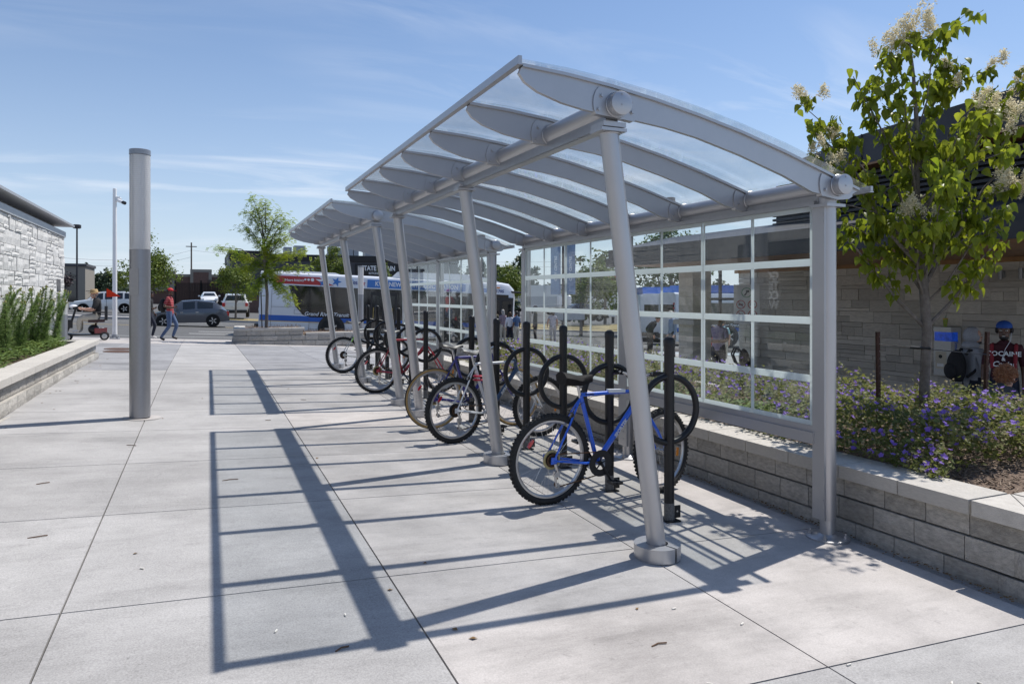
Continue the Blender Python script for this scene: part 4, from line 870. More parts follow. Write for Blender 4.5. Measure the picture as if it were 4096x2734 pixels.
def in_bare(x, y): return (x - 5.05) ** 2 / .45 + (y - 2.9) ** 2 / .16 < 1 or (x < 5.0 and 7.6 < y < 9 and nz_(x + 5, y) > 0) or (x > 6 and y < 3.1 and (x - 6.3) ** 2 + (y - 2.7) ** 2 < .16) or (x - 4.85) ** 2 + (y - 2.75) ** 2 < .08
for i in range(42000):
    x = rnd.uniform(4.5, 6.85); y = 2.75 + 10.5 * rnd.random() ** 1.6
    if in_bare(x, y): continue
    if in_jun(x, y) and rnd.random() < .85: continue
    h = ger_top(x, y); u = rnd.random() ** .55 * (1.25 if rnd.random() < .06 else 1); z = bedz(x, y) + h * u + .02; r_ = rnd.random()
    xx = x - (.10 * u if x < 4.8 else 0)
    s = rnd.uniform(.013, .030)
    d = Vector((rnd.gauss(0, .7), rnd.gauss(0, .7), 1)).normalized(); e = d.orthogonal().normalized(); e = Quaternion(d, rnd.uniform(0, 6.3)) @ e; f = d.cross(e); q = Vector((xx, y, z))
    b.mi = 1 if r_ < .30 else 0
    if r_ < .30: l = rnd.uniform(.02, .06); t_ = Vector((rnd.gauss(0, .5), rnd.gauss(0, .5), 1)).normalized() * l; b.add([q, q + e * .0035, q + t_ + e * .002, q + t_], [(0, 1, 2, 3)]); b.add([q + t_ + e * .010, q + t_ + f * .010 , q + t_ - e * .010, q + t_ - f * .010], [(0, 1, 2, 3)])
    else:
        vs = [q]; n = 7
        for k in range(n): a = 2 * pi * k / n; rr = s * (1 if k % 2 == 0 else .55); vs.append(q + e * rr * cos(a) + f * rr * sin(a) + d * rr * .25)
        b.add(vs, [(0, 1 + k, 1 + (k + 1) % n) for k in range(n)])
b.mi = 2
for i in range(3300):
    x = rnd.uniform(4.5, 6.85); y = 2.85 + 10.3 * rnd.random() ** 1.6
    if in_bare(x, y) or (in_jun(x, y) and rnd.random() < .8): continue
    if nz_(x * 1.3 + 4, y * 1.3) < -.05 - .25 * rnd.random(): continue
    h = ger_top(x, y); z = bedz(x, y) + h * rnd.uniform(.62, 1.12) + .03; s = rnd.uniform(.014, .023); q = Vector((x - (.08 if x < 4.8 else 0), y, z))
    d = (Vector((rnd.gauss(-.35, .5), rnd.gauss(-.35, .5), .9))).normalized(); e = d.orthogonal().normalized(); f = d.cross(e)
    for k in range(5):
        a = 2 * pi * k / 5; c = e * cos(a) + f * sin(a); pth = e * -sin(a) + f * cos(a); b.add([q, q + c * s * .6 + pth * s * .42 + d * .003, q + c * s * 1.1 + d * .006, q + c * s * .6 - pth * s * .42 + d * .003], [(0, 1, 2, 3)])
    b.mi = 0; b.add([q, q + Vector((.0025, 0, 0)), q + Vector((rnd.gauss(0, .02), 0, -.09))], [(0, 1, 2)]); b.mi = 2
b.obj('flowering_groundcover', [GER, GERB, VIO], None, 0, kind='stuff')
def juniper(name, zone, n, zf, seed, hh=.16):
    b = MB(); b.raw = 1; r_ = random.Random(seed)
    for i in range(n):
        x, y = zone(r_); 
        if x is None: continue
        q = Vector((x, y, zf(x, y) + hh * r_.random() ** .6)); a = r_.uniform(0, 2 * pi); l = r_.uniform(.05, .12); d = Vector((cos(a), sin(a), r_.uniform(-.1, .6))); p = q
        for k in range(5):
            p2 = p + d * l / 5; sd = Vector((-d.y, d.x, .2)) * .018 * (1 - k / 6)
            b.add([p, p2 + sd, p2 + d * .012], [(0, 1, 2)]); b.add([p, p2 - sd, p2 + d * .012], [(0, 1, 2)]); p = p2; d.z -= .08
    return b.obj(name, JUN, None, 0, kind='stuff')
def zone1(r_):
    x, y = r_.uniform(4.55, 5.5), r_.uniform(4.9, 8.0); return (x, y) if in_jun(x, y) else (None, None)
juniper('juniper_groundcover', zone1, 3600, bedz, 5, .17)
def zone2(r_):
    x, y = -3.25 + .95 * r_.random(), 16.4 - 16.4 * r_.random() ** 1.5; return (x, y) if x < -2.42 + .10 * sin(y * 3) else (None, None)
juniper('juniper_groundcover', zone2, 9500, lambda x, y: z00 + .38 + .10 * max(0, min(1, (-2.4 - x) * 2)), 6, .15)
# tall shoots against the stone building
SHOOT = mat('feathery_shoot', (.16, .26, .085), .6, 0, .3, 6, trans=.5, col2=(.32, .42, .15)); STEM = mat('dark_stem', (.075, .05, .035), .8); BUD = mat('yellow_green_bud', (.24, .23, .07), .7, 0, .3, 40)
def shoot(seed):
    r_ = random.Random(seed); b = MB(); b.raw = 1; H_ = 1.0; lx = .42
    ax = lambda u: Vector((0, lx * u ** 1.5 * 1.0, H_ * u))
    b.mi = 1; pts = [ax(i / 8) for i in range(9)]; b.tube(pts, [.010 - .0008 * i for i in range(9)], 5)
    b.mi = 0
    for i in range(620):
        u = .10 + .88 * r_.random(); p = ax(u); a = r_.uniform(0, 2 * pi); l = r_.uniform(.11, .19) * (1.15 - .72 * u)
        d = Vector((cos(a), sin(a), .55)).normalized(); q1 = p + d * l * .5; q2 = p + (d + Vector((0, .15, -.28))).normalized() * l; wv = d.cross(Vector((0, 0, 1))).normalized() * .0062
        b.add([p - wv * .5, p + wv * .5, q1 + wv, q1 - wv], [(0, 1, 2, 3)]); b.add([q1 - wv, q1 + wv, q2], [(0, 1, 2)])
    b.mi = 2
    for k in range(5): c = ax(1) + Vector((r_.gauss(0, .02), r_.gauss(0, .02), r_.gauss(0, .012))); b.ell(c, (.011, .011, .016), 6, 4)
    return b.mesh('tall_shoot', [SHOOT, STEM, BUD], 0)
shs = [shoot(i) for i in range(5)]; rnd = random.Random(77)
spots = []
for i in range(34):
    y = 12.9 + 4.0 * ((i + .5) / 34) + rnd.gauss(0, .10); spots.append((-2.95 + rnd.uniform(-.30, .30), y))
spots.sort(key=lambda q: (q[0] * .9174 - q[1] * .398) / (q[0] * .398 + q[1] * .9174))
ORD = ['%d%s' % (n, 'th' if 10 < n % 100 < 14 else {1: 'st', 2: 'nd', 3: 'rd'}.get(n % 10, 'th')) for n in range(1, 80)]
for i, (x, y) in enumerate(spots):
    o = link('tall_plant', rnd.choice(shs), None, (x, y, z00 + .36), (rnd.gauss(0, .07), rnd.gauss(0, .07), rnd.gauss(-.15, .3)), (1, 1.0, rnd.uniform(.85, 1.18)))
    tag(o, 'tall leaning feathery shoot in the left planter, %s counted from the picture edge' % ORD[i], 'plant', 'tall shoots leaning in the left planter')
# ---------------------------------------------------------------- trees farther off
def leafmat(name, c1, c2, tr=.3): return mat(name, c1, .6, 0, .3, .9, trans=tr, col2=c2)
MAPLE = leafmat('maple_leaf', (.075, .13, .02), (.21, .25, .03)); DKTREE = leafmat('forest_leaf', (.035, .062, .028), (.075, .105, .05), .15); PLUM = leafmat('plum_leaf', (.022, .012, .018), (.05, .028, .035), .15); LOCUST = leafmat('locust_leaf', (.20, .32, .03), (.42, .46, .05), .55); MID = leafmat('mid_green_leaf', (.055, .105, .03), (.12, .17, .05))
def crown(blobs, n, size, m, seed, parent=None, name='crown', flat=.5):
    r_ = random.Random(seed); b = MB(); b.raw = 1; tot = sum(q[3] * q[4] * q[5] for q in blobs)
    for cx_, cy_, cz_, rx, ry, rz_ in blobs:
        k = int(n * rx * ry * rz_ / tot) + 8; sub = [(Vector((r_.gauss(0, 1), r_.gauss(0, 1), r_.gauss(0, 1))).normalized() * r_.uniform(.5, .95)) for _ in range(max(5, k // 55))]
        for i in range(k):
            s_ = r_.choice(sub); v = s_ + Vector((r_.gauss(0, 1), r_.gauss(0, 1), r_.gauss(0, .8))) * .21
            q = Vector((cx_ + v.x * rx, cy_ + v.y * ry, cz_ + v.z * rz_)); sz = size * r_.uniform(.6, 1.35)
            d = (v.normalized() * .6 + Vector((r_.gauss(0, .6), r_.gauss(0, .6), r_.gauss(.3, .6)))).normalized(); e = Quaternion(d, r_.uniform(0, 6.3)) @ d.orthogonal().normalized(); f = d.cross(e)
            b.add([q - e * sz, q - f * sz * flat, q + e * sz, q + f * sz * flat], [(0, 1, 2, 3)])
    return b.obj(name, m, parent, 0)
def far_tree(name, label, x, y, z, h, blobs, n, size, m, seed, trunk=.12, group=None):
    t = thing(name, label, 'tree', (x, y, z), 0, group)
    b = MB(); top = max(q[2] for q in blobs); b.tube([(0, 0, -.1), (.02, 0, h * .3), (-.03, .02, top)], [trunk, trunk * .8, trunk * .25], 8); r_ = random.Random(seed)
    for q in blobs:
        z0 = r_.uniform(.25, .7) * top; b.tube([(0, 0, z0), (q[0] * .6, q[1] * .6, (z0 + q[2]) / 2 + .1), (q[0], q[1], q[2])], [trunk * .4, trunk * .3, trunk * .1], 5)
    b.obj('trunk', BARK, t); crown(blobs, n, size, m, seed, t); return t
# feathery tree in the block planter
lt = thing('locust_tree', 'small feathery yellow green tree growing in the block planter before the bus', 'tree', (1.98, 25.6, .45)); rnd = random.Random(5)
b = MB(); b.tube([(0, 0, 0), (.03, 0, 1.2), (-.05, 0, 2.2), (-.12, 0, 3.2), (-.15, 0, 3.9)], [.055, .05, .04, .025, .01], 8); lf = MB(); lf.raw = 1
for i, (r_, f_, z0, z1) in enumerate(((-1.75, .1, 2.3, 2.85), (-1.2, .3, 2.2, 2.5), (-.75, -.2, 2.6, 3.55), (-.55, .2, 3.0, 4.55), (-.6, -.1, 2.9, 4.1), (.75, .1, 2.7, 3.75), (.9, -.2, 2.4, 3.25), (1.3, .1, 2.1, 2.75), (1.3, .2, 1.9, 2.15), (.75, -.2, 1.8, 1.4), (.9, .1, 1.8, .95), (-.5, .3, 1.9, 1.5), (-.45, -.2, 1.8, 1.15), (.25, .5, 2.5, 3.3), (.1, -.5, 2.3, 3.0), (.5, .0, 3.0, 4.0), (-.05, .1, 3.3, 4.45), (-.9, .1, 2.1, 2.1), (.4, -.4, 2.0, 1.9), (-.2, .4, 2.1, 2.4), (.6, .4, 2.3, 2.6))):
    p0 = Vector((-.03, 0, z0)); p2 = RX * r_ + FW * f_ + Vector((0, 0, z1)); p1 = (p0 + p2) / 2 + Vector((0, 0, .18)); b.tube([p0, p1, p2], [.022, .014, .004], 6)
    for k in range(150):
        u = .10 + .93 * rnd.random() ** .8; p = (p0 * (1 - u) + p1 * u) * (1 - u) + (p1 * (1 - u) + p2 * u) * u
        p = p + Vector((rnd.gauss(0, .09), rnd.gauss(0, .09), rnd.gauss(-.03, .06))) * (.5 + u); a = rnd.uniform(0, 2 * pi); d = Vector((cos(a), sin(a), rnd.uniform(-.9, .2))).normalized(); l = rnd.uniform(.09, .17)
        for j in range(5):
            q = p + d * l * (j + 1) / 5 + Vector((0, 0, -.05 * (j / 5) ** 2)); sd = d.cross(Vector((0, 0, 1))).normalized() * .05; up = Vector((0, 0, rnd.uniform(-.02, .02)))
            for s in (1, -1): lf.add([q, q + sd * s * .5 + d * .016 + up, q + sd * s, q + sd * s * .5 - d * .014 + up], [(0, 1, 2, 3)])
b.obj('trunk', BARK, lt); lf.obj('crown', LOCUST, lt, 0, kind='stuff')
o = MB().tube([(1.84, 25.5, .4), (1.80, 25.5, 1.75)], .02, 6).obj('tree_stake', BLKPL); tag(o, 'black tree stake beside the feathery tree in the block planter', 'stake')
# ---------------------------------------------------------------- vehicles
TINT = mat('dark_car_glass', (.015, .018, .02), .06, 0, spec=.8)
TYREM = mat('car_tyre', (.02, .02, .02), .8)
def car_wheel(R_=.33, wd=.2):
    ty = MB().lathe([(R_ * .62, -wd / 2), (R_ * .93, -wd / 2), (R_, -wd * .36), (R_, wd * .36), (R_ * .93, wd / 2), (R_ * .62, wd / 2)], (0, 0, 0), 28, 'y', False).mesh('tyre', TYREM)
    rm = MB().lathe([(R_ * .66, -wd * .46), (R_ * .62, -wd * .3), (R_ * .2, -wd * .34), (R_ * .16, -wd * .46), (.01, -wd * .46)], (0, 0, 0), 24, 'y', False)
    for i in range(5):
        a = 2 * pi * i / 5; rm.cbox((R_ * .38 * cos(a), wd * .44, R_ * .38 * sin(a)), (R_ * .5, .03, R_ * .16), Matrix.Rotation(-a, 3, 'Y'))
    rm.lathe([(R_ * .66, wd * .46), (R_ * .58, wd * .42), (R_ * .58, wd * .3), (.01, wd * .28)], (0, 0, 0), 24, 'y', False); return ty, rm.mesh('rim', ALLOY)
def car(label, x, y, z, rot, kind, colr, group=None, name='parked_car', cat='car'):
    """built heading +x, y to its left; stations: x, z sill, z belt, z roof, half width belt, half width roof"""
    t = thing(name, label, cat, (x, y, z), rot, group)
    K = {'hatch': (4.3, [(-2.12, .42, .62, .64, .62, .5), (-2.05, .30, .84, .86, .80, .6), (-1.75, .25, .98, 1.16, .86, .62), (-1.35, .22, 1.0, 1.42, .87, .60), (-.4, .22, .97, 1.52, .88, .60), (.35, .22, .93, 1.47, .88, .60), (1.1, .22, .90, .98, .87, .62), (1.8, .24, .76, .80, .80, .6), (2.12, .32, .56, .58, .62, .5)], 1.28, .32),
         'suv': (4.9, [(-2.42, .5, .85, .88, .8, .7), (-2.38, .38, 1.06, 1.2, .94, .72), (-2.1, .34, 1.12, 1.68, .95, .70), (-1.4, .32, 1.12, 1.78, .96, .70), (0, .32, 1.08, 1.78, .96, .70), (.6, .32, 1.06, 1.70, .96, .70), (1.25, .32, 1.04, 1.12, .95, .7), (2.1, .34, .95, 1.0, .90, .7), (2.42, .42, .72, .74, .8, .6)], 1.45, .38),
         'sedan': (4.6, [(-2.3, .42, .8, .82, .7, .6), (-2.2, .3, .92, .95, .84, .66), (-1.5, .25, .96, 1.05, .87, .62), (-.9, .22, .95, 1.36, .87, .58), (0, .22, .93, 1.43, .88, .58), (.55, .22, .91, 1.34, .88, .58), (1.25, .22, .88, .95, .87, .62), (2.0, .25, .76, .8, .82, .6), (2.3, .35, .58, .6, .66, .5)], 1.38, .32),
         'pickup': (5.6, [(-2.8, .55, 1.0, 1.03, .9, .85), (-2.75, .45, 1.15, 1.18, .97, .9), (-.75, .42, 1.15, 1.18, .97, .9), (-.6, .42, 1.15, 1.80, .97, .72), (.6, .42, 1.12, 1.84, .97, .72), (1.0, .42, 1.12, 1.70, .97, .72), (1.5, .42, 1.12, 1.2, .96, .75), (2.6, .45, 1.05, 1.1, .92, .75), (2.8, .5, .8, .82, .85, .7)], 1.75, .40)}[kind]
    Ln, S, ax, Rw = K; B = MB(); G_ = MB(); rows = []
    for (sx_, zs_, zb_, zr_, wb, wr) in S:
        rows.append([(sx_, -wb * .90, zs_), (sx_, -wb, zs_ + (zb_ - zs_) * .45), (sx_, -wb * .965, zb_), (sx_, -wr, zr_ - .03), (sx_, -wr * .8, zr_), (sx_, wr * .8, zr_), (sx_, wr, zr_ - .03), (sx_, wb * .965, zb_), (sx_, wb, zs_ + (zb_ - zs_) * .45), (sx_, wb * .90, zs_)])
    vs = [p for r in rows for p in r]; n = 10; fs = []
    for i in range(len(rows) - 1): fs += [(i * n + j, i * n + (j + 1) % n, (i + 1) * n + (j + 1) % n, (i + 1) * n + j) for j in range(n)]
    fs += [tuple(range(n)), tuple(range(len(rows) * n - 1, (len(rows) - 1) * n - 1, -1))]
    B.add(vs, fs); PM = mat('car_paint_' + colr[0], colr[1], .25, .25 if colr[0] != 'white' else 0, coat=1)
    for s in (-1, 1):                     # wheel arches
        for a in (-ax, ax): B.lathe([(Rw * 1.14, -.02), (Rw * 1.14, .02)], (a, s * (S[4][4] - .01), Rw), 22, 'y') if False else None
    B.obj('body', PM, t, 28)
    for s in (-1, 1):
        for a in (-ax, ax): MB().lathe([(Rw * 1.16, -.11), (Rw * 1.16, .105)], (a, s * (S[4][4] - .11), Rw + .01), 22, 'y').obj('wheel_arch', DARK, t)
    ci = [i for i in range(len(S)) if S[i][3] - S[i][2] > .3]; i0, i1 = ci[0], ci[-1]
    for i in range(i0, i1):                # side windows, one pane per bay
        for s in (0, 1):
            j0, j1 = (2, 3) if s == 0 else (7, 6); sg = -1 if s == 0 else 1; g = MB(); P_ = []
            for k, e in ((i, .07), (i + 1, -.07)):
                p, q = Vector(rows[k][j0]), Vector(rows[k][j1]); P_ += [p + (q - p) * .10 + Vector((e, sg * .012, 0)), p + (q - p) * .86 + Vector((e, sg * .012, 0))]
            g.quad(P_[0], P_[2], P_[3], P_[1]); g.obj('window', TINT, t, 0)
    def screen(nm, ia, ib):
        a, b_ = S[ia], S[ib]; d = Vector((a[0] - b_[0], 0, a[3] - b_[3])); nrm = Vector((d.z, 0, -d.x)).normalized(); nrm = nrm if nrm.z > 0 else -nrm; nrm *= .014
        g = MB(); lo, hi = (a, b_) if a[3] < b_[3] else (b_, a)
        f = lambda q, u: Vector((q[0], 0, q[3])) * 1
        p0 = Vector((lo[0] + (hi[0] - lo[0]) * .12, 0, lo[3] + (hi[3] - lo[3]) * .12)) + nrm; p1 = Vector((lo[0] + (hi[0] - lo[0]) * .9, 0, lo[3] + (hi[3] - lo[3]) * .9)) + nrm
        g.quad(p0 + Vector((0, -lo[5] * .98, 0)), p0 + Vector((0, lo[5] * .98, 0)), p1 + Vector((0, hi[5] * .8, 0)), p1 + Vector((0, -hi[5] * .8, 0))); g.obj(nm, TINT, t, 0)
    screen('windscreen', i1 + 1 if kind != 'pickup' else 6, i1); screen('rear_window', i0 - 1, i0)
    tym, rmm = car_wheel(Rw)
    for a in (-ax, ax):
        for s in (-1, 1):
            w_ = thing('wheel', None, None, (a, s * (S[4][4] - .10), Rw)); w_.parent = t; w_.rotation_euler = (0, 0, 0 if s > 0 else pi); link('tyre', tym, w_); link('rim', rmm, w_)
    HL, TL = mat('headlight', (.7, .72, .75), .1, coat=1), mat('tail_light', (.5, .02, .02), .2, coat=1)
    f, r_ = S[-1], S[0]; f2, r2 = S[-2], S[1]
    for s in (-1, 1):
        MB().cbox(((f2[0] + f[0]) / 2 + .02, s * f2[4] * .78, f2[2] - .10), (.22, .26, .13)).obj('headlight', HL, t); MB().cbox((r2[0] - .02, s * r2[4] * .86, r2[2] - .12), (.14, .20, .26 if kind != 'sedan' else .15)).obj('tail_light', TL, t)
        for xh in (-.45, .35): MB().cbox((xh, s * (S[4][4] + .0), S[4][2] - .16), (.16, .03, .03)).obj('door_handle', CHROME if colr[0] != 'white' else PM, t)
        MB().cbox((S[i1][0] + .25, s * (S[4][4] + .09), S[4][2] + .08), (.12, .2, .13)).obj('wing_mirror', PM, t)
    MB().cbox((f[0] - .02, 0, .42), (.12, f[4] * 1.9, .2)).obj('front_bumper', BLKPL, t); MB().cbox((r_[0] + .02, 0, .42), (.12, r_[4] * 2.1, .24)).obj('rear_bumper', BLKPL if kind == 'suv' else PM, t)
    MB().cbox((r2[0] - .07, 0, .80), (.03, .34, .14)).obj('number_plate', WHITEP, t)
    if kind == 'suv': MB().cbox((0, -.62, 1.80), (2.6, .04, .04)).cbox((0, .62, 1.80), (2.6, .04, .04)).obj('roof_rail', BLKPL, t)
    if kind == 'pickup': MB().box(-2.7, -.72, -.86, .86, 1.10, 1.185).obj('load_bed', DARK, t)
    return t
lot = lambda x, y: rz(x) + .1 + .02 * max(0, y - 57)
car('grey hatchback driving left on the road behind the man in the red cap', -.75, 45, rz(-.75), pi, 'hatch', ('grey', (.085, .095, .115)), None, 'hatchback_car')
car('long white sport utility vehicle facing left behind the scooter rider and the slim pole', -7.3, 66.5, lot(-7.3, 66) - .25, pi, 'suv', ('white', (.74, .74, .73)), None, 'sport_utility')
car('white sedan seen head on in the lot above the grey hatchback', .6, 81.5, .62, -1.56, 'sedan', ('white', (0, 0, 0)), None, 'sedan_car')
car('white sport utility vehicle seen from behind beneath the round maple', 2.4, 60, .02, 1.50, 'suv', ('white', (0, 0, 0)), None, 'sport_utility')
car('dark blue pickup truck seen through the shelter glass on the far side of the road', 36.5, 66, -1.0, pi - .1, 'pickup', ('navy', (.03, .045, .075)), None, 'pickup_truck', 'truck')
car('white car behind the bus front, seen through the far panes of the near shelter', 24.6, 62, -1.0, 2.9, 'sedan', ('white', (0, 0, 0)), None, 'sedan_car')
# main bus, heading along +x of its own frame
BUSW = mat('bus_white', (.74, .75, .77), .3, coat=.6); BUSB = mat('bus_blue', (.02, .12, .48), .35); BUSG = mat('bus_gold', (.55, .36, .06), .4); BUSR = mat('bus_red', (.42, .03, .035), .4); BUSK = mat('bus_black_glass', (.012, .012, .014), .05, spec=.8); NAVYT = mat('navy_lettering', (.03, .06, .22), .4); LTB = mat('light_blue_banner', (.04, .18, .52), .4)
BLEN = 12.3
def bus(label, loc, rot, decorated):
    t = thing('city_bus', label, 'bus', loc, rot); L_ = BLEN
    sec = [(-1.27, .26), (-1.28, .9), (-1.272, 2.90), (-1.20, 3.04), (-.95, 3.12), (.95, 3.12), (1.20, 3.04), (1.272, 2.90), (1.28, .9), (1.27, .26)]
    b = MB(); st_ = [(0, .97, 0), (.12, 1, 0), (L_ - .75, 1, 0), (L_ - .3, .985, -.06), (L_ - .05, .95, -.3), (L_, .9, -.55)]; vs = []
    for x, s, dz in st_: vs += [(x, yy * s, z + (dz if z > 2.6 else dz * .2 if z > 1 else 0)) for yy, z in sec]
    n = 10; fs = [(i * n + j, i * n + (j + 1) % n, (i + 1) * n + (j + 1) % n, (i + 1) * n + j) for i in range(5) for j in range(n)] + [tuple(range(n)), tuple(range(59, 49, -1))]
    b.add(vs, fs); b.obj('body', BUSW, t, 30)
    MB().prism([(.5, 3.1), (.9, 3.2), (3.4, 3.2), (3.7, 3.1)], -.85, .85).obj('roof_unit', BUSW, t)
    MB().prism([(L_ - 6.2, 3.1), (L_ - 5.9, 3.40), (L_ - 2.6, 3.44), (L_ - 1.2, 3.28), (L_ - .55, 3.04)], -1.0, 1.0).obj('roof_fairing', BUSW, t)
    Y = -1.285
    for xa, xb, zc, h, m in ((.05, L_ - .3, .93, .26, BUSB), (.05, L_ - .3, .785, .035, BUSG)): MB().box(xa, xb, Y, Y + .02, zc - h / 2, zc + h / 2).obj('stripe', m, t)
    bk_ = MB(); bk_.prism([(1.3, 2.5), (L_ - .35, 2.5), (L_ - .3, 1.9), (L_ - .35, 1.02), (2.35, 1.02), (2.0, 1.12), (1.65, 1.5)], Y - .004, Y + .03); bk_.obj('window_band', BUSK, t)
    for xa, xb in ((2.1, 3.5), (3.62, 4.9), (6.6, 7.9), (8.0, 9.3), (9.4, 10.5)):
        MB().box(xa, xb, Y - .012, Y - .004, 1.38, 2.38).obj('window', TINT, t)
    for xa in (5.15, 10.95):
        d = MB().box(xa, xa + 1.25, Y - .014, Y - .002, .36, 2.36).obj('door', BLKPL, t)
        for k in (0, 1): MB().box(xa + .08 + k * .6, xa + .56 + k * .6, Y - .02, Y - .012, .5, 2.2).obj('door_pane', TINT, d); MB().tube([(xa + .14 + k * .9, Y - .03, .9), (xa + .14 + k * .9, Y - .03, 1.6)], .016, 6).obj('handrail', YLINE, d)
    R_ = .49; tym, rmm = car_wheel(R_, .28)
    for xw in (3.35, L_ - 3.1):
        for s in (-1, 1):
            MB().lathe([(.63, -.02), (.63, .03)], (xw, s * 1.275, R_ + .03), 30, 'y').obj('wheel_arch', BLKPL, t); w_ = thing('wheel', None, None, (xw, s * 1.2, R_)); w_.parent = t; w_.rotation_euler = (0, 0, 0 if s > 0 else pi); link('tyre', tym, w_); link('rim', rmm, w_)
    MB().box(-.18, .05, -1.24, 1.24, .38, .62).obj('rear_bumper', BLKPL, t); MB().box(L_ - .1, L_ + .1, -1.2, 1.2, .32, .6).obj('front_bumper', BLKPL, t)
    MB().add([(L_ + .005, -1.1, 1.05), (L_ + .005, 1.1, 1.05), (L_ - .07, 1.05, 2.45), (L_ - .07, -1.05, 2.45)], [(0, 1, 2, 3)]).obj('windscreen', TINT, t)
    mr = MB().tube([(L_ - .2, -1.22, 2.66), (L_ + .3, -1.35, 2.64)], .05, 8); mr.cbox((L_ + .36, -1.36, 2.4), (.12, .2, .48)); mr.obj('mirror_arm', BLKPL, t)
    for z in (2.45, 2.2, 1.95, 1.3): MB().cbox((-.02, -1.0, z), (.04, .13, .13)).obj('tail_light', BUSR if z > 1.5 else WHITEP, t)
    MB().box(-.012, .01, -1.0, 1.0, .75, 1.5).obj('engine_door', BUSW, t); MB().box(-.012, .0, -1.0, 1.0, 1.75, 2.4).obj('rear_panel', BUSK, t)
    MB().cbox((L_ - .9, Y + .0, 2.84), (.18, .05, .05)).obj('marker_light', AMBREF, t); MB().cbox((5.6, Y, .93), (.14, .03, .07)).obj('marker_light', AMBREF, t)
    lk = MB()
    for xa, xb, za, zb_ in ((.55, 2.3, .38, 1.45), (2.3, 3.4, .45, .72), (.55, 1.4, 1.45, 2.3), (1.6, 2.2, 1.15, 1.35)):
        for (p, q, r, s) in ((xa, xb, za, za + .012), (xa, xb, zb_, zb_ + .012), (xa, xa + .012, za, zb_), (xb, xb + .012, za, zb_)): lk.box(p, q, Y - .003 - .001 * len(lk.f) / 60, Y + .01, r, s)
    lk.obj('panel_seam', mat('panel_gap', (.12, .12, .13), .6), t)
    text('Grand River Transit', .255, VINYLW, t, (3.1, Y - .016, 1.17), name='lettering', bold=.02, shear=.25)
    if decorated:
        MB().prism([(.6, 2.56), (3.4, 2.56), (3.0, 2.72), (2.7, 2.93), (.6, 2.93)], Y + .004, Y + .12).obj('red_banner', BUSR, t)
        for cx_, r_ in ((2.05, .05), (2.2, .06), (2.38, .08)): MB().lathe([(r_, 0), (r_, .01)], (cx_, Y - .002, 2.80), 16, 'y').obj('dot', VINYLW, t)
        MB().prism([(2.5, 2.84), (3.5, 2.86), (3.2, 2.76), (2.7, 2.74)], Y - .004, Y + .02).obj('swoosh', VINYLW, t)
        def star(cx_, cz_, r, m, rot_=0.):
            p = [(cx_ + r * (1 if i % 2 == 0 else .42) * sin(2 * pi * i / 10 + rot_), cz_ + r * (1 if i % 2 == 0 else .42) * cos(2 * pi * i / 10 + rot_)) for i in range(10)]; MB().prism(p, Y - .008, Y + .02).obj('star', m, t)
        star(3.5, 2.76, .24, LTB, .3); star(2.85, 2.66, .17, LTB, .1); star(4.2, 2.86, .12, LTB, .2); star(4.75, 2.74, .13, BUSR)
        text('iHeart RADIO', .15, VINYLW, t, (1.55, Y - .002, 2.74), name='lettering'); text('105.3', .2, NAVYT, t, (4.4, Y - .012, 2.74), name='lettering', bold=.03)
        MB().box(4.95, 9.75, Y - .010, Y + .1, 2.56, 2.94).obj('blue_banner', LTB, t)
        text("KW's NEW #1 HIT MUSIC STATION", .30, VINYLW, t, (7.35, Y - .013, 2.75), name='lettering', bold=.025, wide=.86)
        text('21705', .21, NAVYT, t, (L_ - .85, Y - .012, 2.66), name='lettering', bold=.02); MB().prism([(L_ - 1.75, 2.58), (L_ - 1.28, 2.58), (L_ - 1.28, 2.78), (L_ - 1.65, 2.78)], Y - .004, Y + .03).obj('blue_flash', LTB, t)
        star(9.3, .95, .40, BUSR, .1); text('RADIO', .14, NAVYT, t, (9.3, Y - .012, .42), name='lettering'); text('105.3 FM', .2, NAVYT, t, (8.5, Y - .012, .80), name='lettering')
    else:
        MB().prism([(.4, 3.1), (.7, 3.55), (7, 3.55), (7.4, 3.1)], -1.05, 1.05).obj('blue_roof_cover', BUSB, t)
    return t
bz = atan2(-2.5, 12.05)
b1 = bus('white city bus with blue stripe and black window band waiting behind the far shelter', (2.35, 35.5, rz(2.4) - .02), bz, True); b1.rotation_euler = (0, .044, bz)
b1.location = Vector((2.35, 35.5, rz(2.4) - .05)) + Vector((-sin(bz), cos(bz), 0)) * 1.28
b2 = bus('second bus with blue roof seen from behind through the near shelter glass', (27.2, 38.6, -1.35), R(62), False)
b3 = bus('third bus with blue roof seen side on through the station opening', (25.6, 35.6, -1.30), -.2, False)
# trailer truck
tk = thing('semi_truck', 'white semi truck with long box trailer beyond the road, seen through the glass', 'truck', (33, 84, -.9), pi)
MB().prism([(3.4, .9), (3.4, 1.6), (2.5, 1.9), (2.1, 2.9), (1.2, 3.3), (.2, 3.4), (.2, .9)], -1.2, 1.2).obj('cab', BUSW, tk); MB().box(-11.5, -.1, -1.25, 1.25, 1.1, 3.9).obj('trailer', BUSW, tk)
MB().cbox((2.3, 1.0, 2.45), (.5, .5, .6)).cbox((2.35, -1.0, 2.45), (.5, .5, .6)).obj('window', TINT, tk); MB().box(-11, 3, -1.0, 1.0, .55, .9).obj('chassis', DARK, tk)
tym, rmm = car_wheel(.5, .3)
for xw in (2.6, -.6, -1.7, -9.4, -10.5):
    for s in (-1, 1): w_ = thing('wheel', None, None, (xw, s * 1.1, .5)); w_.parent = tk; link('tyre', tym, w_); link('rim', rmm, w_)
